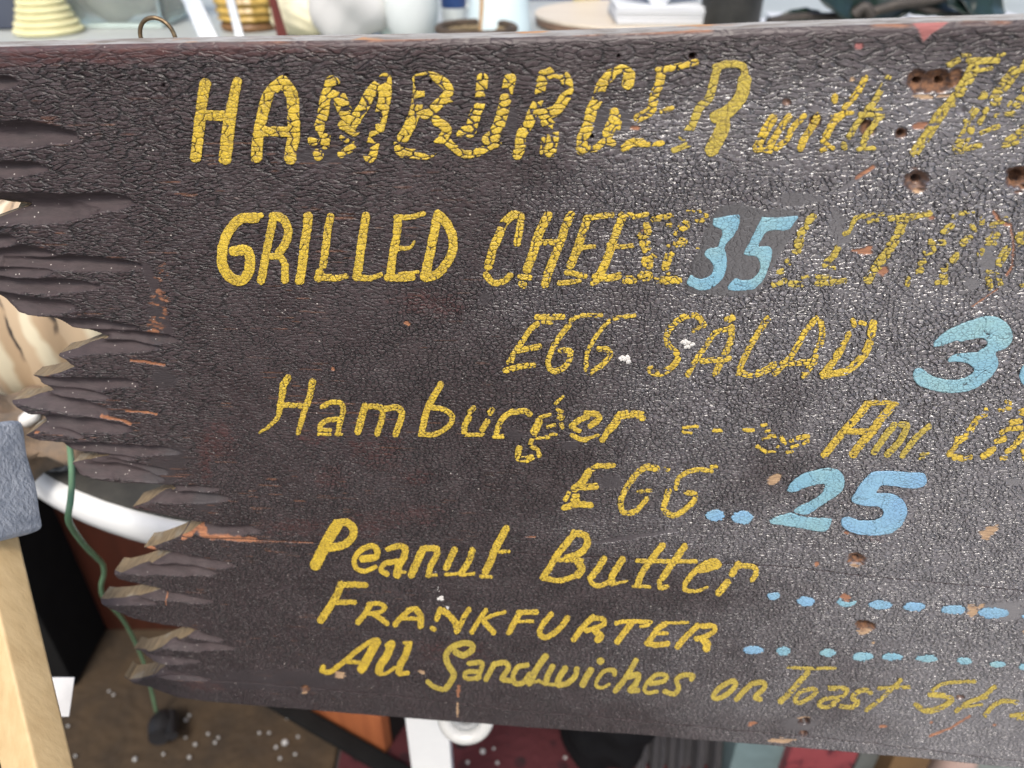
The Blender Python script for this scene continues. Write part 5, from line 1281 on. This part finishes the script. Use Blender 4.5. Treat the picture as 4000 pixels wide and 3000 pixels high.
for v in g['verts']: v.co *= 1 + .05 * math.sin(v.co.x * 5 + 1) * math.cos(v.co.y * 6)
bead_me = bpy.data.meshes.new('foam_bead'); bmb.to_mesh(bead_me); bmb.free()
bead_me.polygons.foreach_set('use_smooth', np.ones(len(bead_me.polygons), bool)); bead_me.materials.append(bead_m)
for k, (px, py, r) in enumerate([b_ for b_ in beads if b_[2] > 6]):
    zt = FLOOR + (.0115 if px < 1200 else .0135)
    p = at_z(px, py, zt)
    s = (p - Vector(CAM)).length
    rr = r * s / FPX / 1.7
    o = bpy.data.objects.new('foam_bead', bead_me); COL.objects.link(o)
    o.location = p + Vector((0, 0, rr * .7)); o.scale = (rr, rr * .94, rr * .9); o.rotation_euler = (k, k * 2.1, k * .7)
    if (px, py) == (1115, 2905): tag(o, 'largest white foam bead on the brown carpet, next to the black bar', 'foam bead', 'white foam beads on the floor')
    elif (px, py) == (1886, 2939): tag(o, 'largest white foam bead on the dark red rug', 'foam bead', 'white foam beads on the floor')
    else:
        if px > 1700: where = 'on the dark red rug right of the white table leg' if px < 2100 else 'on the dark red rug beside the black coat'
        elif px > 1180: where = 'at the edge of the dark red rug'
        elif px > 980: where = 'on the brown carpet under the board, beside the black bar'
        elif px > 600 and py < 2870: where = 'on the brown carpet just right of the black plug'
        elif px > 600: where = 'on the brown carpet in front of the black plug'
        elif py < 2800: where = 'on the brown carpet left of the green cord'
        else: where = 'on the brown carpet near the pine easel leg'
        tag(o, ('tiny' if r < 9 else 'small') + ' white foam bead ' + where, 'foam bead', 'white foam beads on the floor')

# ================================================================== the counter behind and what lies on it
CZ = CAMZ - .22
cm = simple('white_counter_paint', (.40, .425, .41), .45, (.33, .355, .34), 6)
e = empty('display_counter', (0, 1.5, FLOOR)); tag(e, 'long white display counter behind the sign, crowded with bric-a-brac', 'counter')
box('counter_top', (0, 1.55, CZ - .016), (3.4, 1.02, .03), cm, e, None, .004)
for k in range(8):
    box('front_panel', (-1.47 + k * .42, 1.34, (CZ - .034) / 2), (.414, .02, CZ - .036), cm, e, None, .002)
def on(px, s):                                        # point on the counter at depth s along column px
    y = math.sqrt(max(s * s - 0, 0)); d = ray(px, 100)
    k = (CZ - CAMZ)
    # depth s: find vertical picture position where the ray meets the counter
    vy = (k / s + sp) / cp                            # right-up-forward: z = up*cp - sp
    return Vector(CAM + cam2world(np.array([(px - 2000) / FPX, vy, 1.0])) * s)
def w_px(n, s): return n * s / FPX
# navy box far left
p = on(20, 1.32)
e = empty('navy_box', p); tag(e, 'dark blue grey box at the top left corner behind the board', 'box')
nv = simple('navy_card', (.060, .072, .105), .6, (.05, .06, .09), 10)
box('body', p + Vector((-.07, .06, .07)), (.20, .12, .138), nv, e, None, .004)
box('lid', p + Vector((-.07, .06, .148)), (.206, .126, .016), nv, e, None, .004)
# stepped cream pedestal
s0 = 1.30; p = on(195, s0)
e = empty('stepped_pedestal', p); tag(e, 'cream ribbed pedestal stepping outwards towards its foot, top left', 'pedestal')
crm = simple('cream_glazed_pottery', (.74, .70, .42), .35, (.62, .58, .32), 25)
wid = [126, 116, 104, 97, 88, 80, 74, 70, 66, 62]
for k, hw in enumerate(wid):
    r = w_px(hw, s0); z0 = k * .0105
    lathe('step', [(0, z0 + .0002), (r - .003, z0 + .0002), (r, z0 + .003), (r, z0 + .007), (r - .004, z0 + .0102), (0, z0 + .0102)], p, crm, e, 48)
# glass jar with steel lid rim
gl, ntg, bg_ = new_mat('thick_clear_glass')
bg_.inputs['Base Color'].default_value = (.86, .92, .90, 1); bg_.inputs['Roughness'].default_value = .03
bg_.inputs['Transmission Weight'].default_value = .9; bg_.inputs['IOR'].default_value = 1.2
p = on(430, 1.34)
e = empty('glass_tank', p); tag(e, 'clear glass tank with pale edges behind the hanging ring', 'tank')
wT = w_px(420, 1.34)
box('front_pane', p + Vector((0, 0, .10)), (wT, .005, .19), gl, e, None, .001)
box('back_pane', p + Vector((0, .12, .10)), (wT, .005, .19), gl, e, None, .001)
for sg in (-1, 1): box('side_pane', p + Vector((sg * (wT / 2 - .003), .06, .10)), (.005, .113, .19), gl, e, None, .001)
box('back_card', p + Vector((0, .114, .10)), (wT - .012, .003, .17), simple('beige_back_card', (.30, .28, .235), .8, (.20, .195, .18), 9), e, None, .0005)
box('glass_base', p + Vector((0, .06, .0028)), (wT, .125, .005), simple('pale_mint_glass', (.62, .74, .70), .2), e, None, .001)
# inside the tank
t_in = simple('grey_beige_stone', (.30, .28, .24), .8, (.20, .19, .17), 18, .3)
bm = bmesh.new(); g = bmesh.ops.create_icosphere(bm, subdivisions=4, radius=.05, matrix=Matrix.Translation(p + Vector((-.01, .06, .055))) @ Matrix.Diagonal((1.35, .8, 1.0, 1)))
for v in g['verts']: v.co += v.normal * .004 * math.sin(v.co.x * 90 + v.co.z * 60)
for v in bm.verts: v.co.z = max(v.co.z, CZ + .0058)
o = bm_obj('stone', bm, t_in, None, True); tag(o, 'grey beige stone lying inside the clear glass tank', 'stone')
# two bright metal struts of a folding stand
mt = simple('polished_aluminium', (.58, .62, .64), .3, (.48, .52, .54), 20, metal=.55)
e = empty('folding_stand', on(830, 1.13)); tag(e, 'folding stand of two bright metal struts in front of the gold pottery', 'stand')
for (xa, ya, xb, yb, w, nm) in ((722, -60, 850, 190, 62, 'strut'), (885, -60, 958, 190, 30, 'strut')):
    b_, t_ = on(xb, 1.12), None
    d_ = ray(xa, ya); t_ = Vector(CAM + d_ * 1.14)
    beam('strut', b_, t_, w_px(w, 1.2), .008, mt, e, .001)
bb_ = on(905, 1.125); box('foot', bb_ + Vector((0, .0, -.0)) + Vector((0, .012, .004)), (.07, .05, .008), mt, e, None, .001)
# gold ribbed jar
gold = simple('golden_yellow_glaze', (.52, .35, .08), .35, (.30, .19, .04), 28)
p = on(985, 1.34)
e = empty('golden_jar', p); tag(e, 'golden yellow ribbed jar on a brown foot behind the bright struts', 'jar')
lathe('jar_body', [(0, .012), (.046, .012), (.054, .018), (.050, .023), (.055, .030), (.051, .036), (.056, .044), (.052, .051), (.056, .060), (.052, .068), (.056, .08), (.052, .10), (.056, .13), (.05, .19), (0, .19)], p, gold, e, 56, wob=lambda a, z: 1 + .025 * math.cos(16 * a))
lathe('jar_foot', [(0, 0), (.050, 0), (.052, .006), (.048, .0118), (0, .0118)], p, simple('brown_foot', (.20, .10, .035), .5), e, 48)
p = on(1075, 1.40)
e = empty('golden_jar', p); tag(e, 'smaller golden jar beside the dark red spindle', 'jar')
lathe('jar_body', [(0, 0), (.040, 0), (.046, .01), (.048, .06), (.040, .09), (.046, .12), (0, .15)], p, gold, e, 40)
# mahogany spindle
p = on(1116, 1.18)
e = empty('spindle', p); tag(e, 'dark red turned wooden spindle standing left of the white cloth', 'spindle')
mg = simple('dark_red_wood', (.16, .035, .025), .35, (.10, .02, .016), 20, .05, (6, 6, .6))
lathe('shaft', [(0, 0), (.0075, 0), (.0085, .01), (.0075, .03), (.0066, .06), (.0066, .2), (0, .2)], p, mg, e, 24, Matrix.Rotation(R(-7), 3, 'Y'))
lathe('collar', [(0, .0005), (.012, .0005), (.0125, .004), (.0105, .008), (0, .008)], p, mg, e, 24)
# cream cushions
cu_m = simple('cream_cloth', (.72, .68, .48), .9, (.64, .60, .40), 14, .15)
def cushion(name, c, sx, sy, sz, mat, label, cat, seed=0, pw=3.0):
    bm = bmesh.new()
    g = bmesh.ops.create_icosphere(bm, subdivisions=5, radius=1.0)
    for v in g['verts']:
        n = v.co.normalized()
        k = (abs(n.x) ** pw + abs(n.y) ** pw + abs(n.z) ** 2.2) ** (-1 / pw)
        q = n * k
        w = 1 + .03 * math.sin(q.x * 6 + seed) * math.cos(q.y * 5 + seed * 2) + .02 * math.sin(q.z * 11 + q.x * 9)
        v.co = Vector((q.x * sx * w, q.y * sy * w, q.z * sz * w)) + Vector(c)
    o = bm_obj(name, bm, mat, None, 'all'); tag(o, label, cat); return o
p = on(1190, 1.24); cushion('cushion', p + Vector((0, .03, .033)), .052, .05, .032, cu_m, 'pale cream cushion between the dark red spindle and the white cloth', 'cushion', 1)
p = on(1175, 1.5)
e = empty('brown_pot', p); tag(e, 'dark brown pot standing behind the pale cream cushion', 'pot')
lathe('pot_body', [(0, 0), (.04, 0), (.055, .03), (.06, .08), (.052, .12), (.045, .125), (.042, .11), (0, .11)], p, simple('dark_brown_glaze', (.05, .028, .018), .3), e, 40)
lathe('pot_rim', [(.042, .1255), (.050, .1255), (.052, .130), (.048, .134), (.042, .132)], p, simple('brown_rim', (.10, .05, .025), .35), e, 40)
# white crumpled cloth
wc_m = simple('white_cotton', (.58, .58, .565), .9, (.48, .48, .465), 8, .12)
p = on(1370, 1.20)
bm = bmesh.new(); g = bmesh.ops.create_icosphere(bm, subdivisions=6, radius=1.0)
for v in g['verts']:
    n = v.co.copy()
    f = 1 + .06 * math.sin(n.x * 4 + n.z * 3) + .04 * math.sin(n.z * 5 + n.x * 3 + 1) + .012 * math.sin(n.x * 9 - n.z * 7)
    v.co = Vector((n.x * .064 * f * (1 - .12 * n.z), n.y * .05 * f, n.z * .075 * f)) + p + Vector((0, .04, .070))
    v.co.z = max(v.co.z, CZ + .0008)
o = bm_obj('crumpled_cloth', bm, wc_m, None, 'all'); tag(o, 'crumpled white cotton cloth standing on the counter behind the board', 'cloth')
# glass vase strip, white jug, striped cup, pale lamp
p = on(1535, 1.24)
e = empty('glass_vase', p); tag(e, 'grey green glass vase between the white cloth and the white jug', 'vase')
gg = simple('grey_green_glass', (.42, .50, .47), .12, (.34, .42, .40), 16)
r = w_px(50, 1.24)
lathe('vase_body', [(0, .001), (r * .9, .001), (r, .006), (r * .96, .05), (r * 1.04, .12), (r, .17), (r * .9, .17), (r * .86, .12), (0, .10)], p, gg, e, 40)
lathe('vase_foot', [(0, 0), (r * .97, 0), (r * .99, .0008), (0, .0009)], p, gg, e, 40)
p = on(1615, 1.22)
e = empty('white_jug', p); tag(e, 'white china jug with a bulging side left of the blue banded mug', 'jug')
wch = simple('white_glazed_china', (.60, .64, .63), .2, (.54, .58, .57), 12)
r = w_px(105, 1.22)
lathe('jug_body', [(0, 0), (r * .55, 0), (r * .72, .006), (r * .93, .025), (r, .05), (r * .93, .08), (r * .7, .11), (r * .55, .14), (r * .6, .16), (r * .5, .16), (0, .13)], p, wch, e, 48)
bm = bmesh.new(); torus_bm(bm, p + Vector((-r * .9, 0, .09)), .028, .006, Matrix.Rotation(R(90), 3, 'X'), 30, 10); bm_obj('handle', bm, wch, e, 'all')
p = on(1776, 1.33)
e = empty('banded_mug', p); tag(e, 'white mug with a broad dark blue band beside the pale lamp', 'mug')
r = w_px(48, 1.33)
lathe('mug_body', [(0, 0), (r * .95, 0), (r, .004), (r, .034), (0, .0341)], p, wch, e, 40)
lathe('blue_band', [(0, .0345), (r * 1.01, .0345), (r * 1.01, .062), (0, .0625)], p, simple('cobalt_glaze', (.035, .075, .22), .25), e, 40)
lathe('mug_rim', [(0, .063), (r, .063), (r * 1.02, .10), (r * .95, .10), (r * .92, .07), (0, .068)], p, wch, e, 40)
bm = bmesh.new(); torus_bm(bm, p + Vector((r * 1.02, 0, .05)), .016, .004, Matrix.Rotation(R(90), 3, 'X'), 28, 8); bm_obj('handle', bm, wch, e, 'all')
p = on(1950, 1.22)
e = empty('pale_lamp', p); tag(e, 'pale blue white tapering lamp base with a tan streak down its side', 'lamp')
r = w_px(128, 1.22)
pale = simple('pale_blue_china', (.66, .78, .80), .22, (.60, .73, .76), 8)
lathe('lamp_body', [(0, 0), (r * .98, 0), (r, .006), (r * .96, .03), (r * .86, .07), (r * .74, .12), (r * .6, .18), (0, .18)], p, pale, e, 56)
beam('tan_streak', p + Vector((-w_px(68, 1.2), -r * .83, .006)), p + Vector((-w_px(58, 1.2), -r * .68, .10)), .007, .004, simple('tan_glaze', (.46, .29, .14), .4), e, .0015)
# woven brown basket rim in front of mug
p = on(1860, 1.12)
e = empty('basket', p); tag(e, 'low dark brown basket whose rim shows just above the board edge', 'basket')
bm = bmesh.new(); torus_bm(bm, p + Vector((0, .03, .034)), w_px(150, 1.12), .005, None, 56, 10, .15, 56); bm_obj('rim', bm, simple('dark_wicker', (.075, .050, .030), .8, (.04, .027, .018), 120, .5), e, 'all')
bm = bmesh.new()
for k in range(4): torus_bm(bm, p + Vector((0, .03, .005 + .0075 * k)), w_px(146, 1.12) - .002, .0042, None, 56, 8, .15, 40)
bm_obj('woven_side', bm, simple('tan_wicker', (.26, .20, .11), .8, (.16, .12, .07), 120, .5), e, 'all')
# blue book and yellow block behind the disc
p = on(2190, 1.64)
e = empty('blue_book', p); tag(e, 'dark blue book lying behind the round wooden board', 'book')
box('cover', p + Vector((.02, .07, .011)), (.32, .13, .022), simple('blue_cloth_cover', (.045, .09, .24), .6), e, None, .002)
box('pages', p + Vector((.02, .07, .0265)), (.31, .125, .0085), simple('page_block', (.72, .70, .62), .8), e, None, .001)
p = on(2290, 1.56)
o = lathe('yellow_candle', [(0, 0), (.026, 0), (.028, .003), (.0245, .06), (.022, .10), (.018, .104), (0, .104)], p, simple('yellow_wax', (.70, .58, .22), .5), None, 32); tag(o, 'tapering yellow candle standing behind the round wooden board', 'candle')
p = on(2470, 1.66); cushion('folded_towel', p + Vector((0, .03, .035)), .10, .05, .034, simple('grey_taupe_towel', (.33, .28, .25), .9, (.26, .22, .2), 30, .3), 'taupe folded towel behind the stack of white napkins', 'towel', 4)
p = on(2080, 1.78); cushion('folded_towel', p + Vector((0, .03, .05)), .16, .05, .048, simple('pale_grey_towel', (.62, .64, .62), .9, (.54, .56, .55), 30, .3), 'pale grey folded towel at the back beside the pale lamp', 'towel', 6)
# round wooden board, napkins
dr = .172
dc = on(2490, 1.30) + Vector((0, .09, 0))
e = empty('round_board', dc); tag(e, 'round pale wooden board with darker edge carrying the stack of white napkins', 'board')
wd = simple('pale_birch', (.62, .55, .44), .5, (.54, .46, .36), 8, .05, (1, 8, 1))
lathe('board_top', [(0, .0185), (dr - .001, .0185), (dr, .0165), (dr, .0145), (0, .0145)], dc, wd, e, 96)
lathe('board_edge', [(0, 0), (dr - .006, 0), (dr - .002, .004), (dr - .001, .0142), (0, .0143)], dc, simple('brown_board_edge', (.28, .17, .11), .6, (.20, .12, .08), 30), e, 96)
na = on(2580, 1.255)
e = empty('napkin_stack', na + Vector((0, .07, .019))); tag(e, 'stack of white paper napkins lying on the round wooden board', 'napkins')
wpp = simple('white_paper', (.62, .64, .66), .8, (.56, .58, .60), 10)
wN = w_px(345, 1.26)
for k in range(5):
    box('napkin', na + Vector((random.uniform(-.002, .002), .072 + random.uniform(-.002, .002), .0195 + .0024 + k * .0052)), (wN, .13, .0044), wpp, e, rot('Z', random.uniform(-1.5, 1.5)), .0012)
# folded top napkin: two leaning flaps
for sg, ang in ((-1, 58), (1, -50)):
    c_ = na + Vector((sg * wN * .24, .08, .0195 + 5 * .0052 + .032))
    box('folded_napkin', c_, (wN * .62, .10, .0016), wpp, e, rot('Y', ang), .0005)
# black pot
pp = on(2870, 1.23)
e = empty('black_pot', pp); tag(e, 'black textured flower pot right of the white napkins', 'pot')
bp_m = simple('black_cast_iron', (.012, .012, .010), .5, (.022, .021, .018), 60, .8)
r = w_px(118, 1.23)
lathe('pot_body', [(0, 0), (r * .96, 0), (r, .004), (r * 1.0, .05), (r * 1.04, .12), (r * 1.05, .16), (r * .95, .16), (r * .9, .11), (0, .11)], pp + Vector((0, .05, 0)), bp_m, e, 56)
lathe('pot_band', [(r * 1.055, .150), (r * 1.10, .152), (r * 1.10, .166), (r * .95, .166)], pp + Vector((0, .05, 0)), bp_m, e, 56)
# plant with thick dark leaves
e = empty('leafy_plant', on(3300, 1.12)); tag(e, 'plant with thick glossy dark green leaves sprawling over white paper at the top right', 'plant')
leaf_m = simple('dark_glossy_leaf', (.010, .024, .017), .3, (.005, .012, .010), 25, .1)
stem_m = simple('dark_brown_stem', (.045, .036, .028), .6, (.022, .018, .015), 60, .4)
def leaf(A, Bp, w, bend, nrm):
    A, Bp = Vector(A), Vector(Bp); d = Bp - A; L = d.length; d.normalize()
    n = Vector(nrm); n = (n - d * n.dot(d)).normalized(); s = d.cross(n)
    bm = bmesh.new(); rows = []
    nn, mm = 18, 8
    for layer in (0, 1):
        for i in range(nn + 1):
            t = i / nn; hw = w * .5 * (math.sin(math.pi * min(1, t * 1.02 + .02)) ** .7) * (1 - .25 * t) + .0008
            row = []
            for j in range(mm + 1):
                q = j / mm * 2 - 1
                p = A + d * (L * t) + s * (hw * q) + n * (bend * math.sin(math.pi * t) + abs(q) * hw * .28 - layer * .0018 + .0012 * math.sin(t * 25) * abs(q))
                row.append(bm.verts.new(p))
            rows.append(row)
    for k in list(range(nn)) + list(range(nn + 1, 2 * nn + 1)):
        for j in range(mm): bm.faces.new((rows[k][j], rows[k][j + 1], rows[k + 1][j + 1], rows[k + 1][j]))
    for i in range(nn):
        for j in (0, mm): bm.faces.new((rows[i][j], rows[i + 1][j], rows[nn + 2 + i][j], rows[nn + 1 + i][j]))
    return bm_obj('leaf', bm, leaf_m, e, 'all')
ps = 1.10
for (xa, ya, xb, yb, w, sa, sb) in ((3170, -60, 3380, 92, 120, 1.05, 1.10), (3350, 80, 3640, -30, 110, 1.12, 1.08), (3000, 92, 3230, 62, 34, 1.08, 1.10), (3560, 50, 3760, 30, 60, 1.08, 1.12), (3700, 10, 3930, 50, 110, 1.06, 1.10), (3420, -40, 3250, 40, 90, 1.16, 1.14),
                                 (3700, -60, 3800, 60, 70, 1.10, 1.05), (3880, -60, 4080, 10, 90, 1.12, 1.06)):
    leaf(at(xa, ya, sa), at(xb, yb, sb), w_px(w * 1.5, ps), .012, (0, -.8, .6))
tube('stem', [at(3000, 88, 1.07), at(3120, 70, 1.08), at(3260, 68, 1.085), at(3400, 48, 1.08), at(3500, 20, 1.07), at(3640, 0, 1.07), at(3760, -40, 1.06)], .007, stem_m, e, 10, 5)
tube('stem', [at(3330, 60, 1.075), at(3372, 30, 1.07), at(3390, 40, 1.07), at(3400, 70, 1.075)], .008, stem_m, e, 10, 5)
tube('stem', [at(3560, 20, 1.08), at(3640, 45, 1.08), at(3760, 60, 1.10), at(3900, 40, 1.1)], .005, stem_m, e, 10, 5)
# white papers under the plant
e = empty('paper_sheets', on(3300, 1.20)); tag(e, 'loose white paper sheets lying under the dark green leaves', 'paper')
for k, (px, s, a, w) in enumerate(((3080, 1.24, 8, .19), (3330, 1.27, -5, .2), (3640, 1.22, 10, .2), (3900, 1.25, -3, .2))):
    box('sheet', on(px, s) + Vector((0, .08, .003 + k * .004)), (w, .24, .0022), wpp, e, rot('Z', a), .0004)
p = on(3925, 1.75)
o = lathe('yellow_candle', [(0, 0), (.022, 0), (.024, .003), (.021, .06), (.019, .12), (0, .124)], p + Vector((0, .05, 0)), simple('greenish_yellow_wax', (.62, .62, .16), .5), None, 32); tag(o, 'greenish yellow candle behind the leaves at the top right', 'candle')
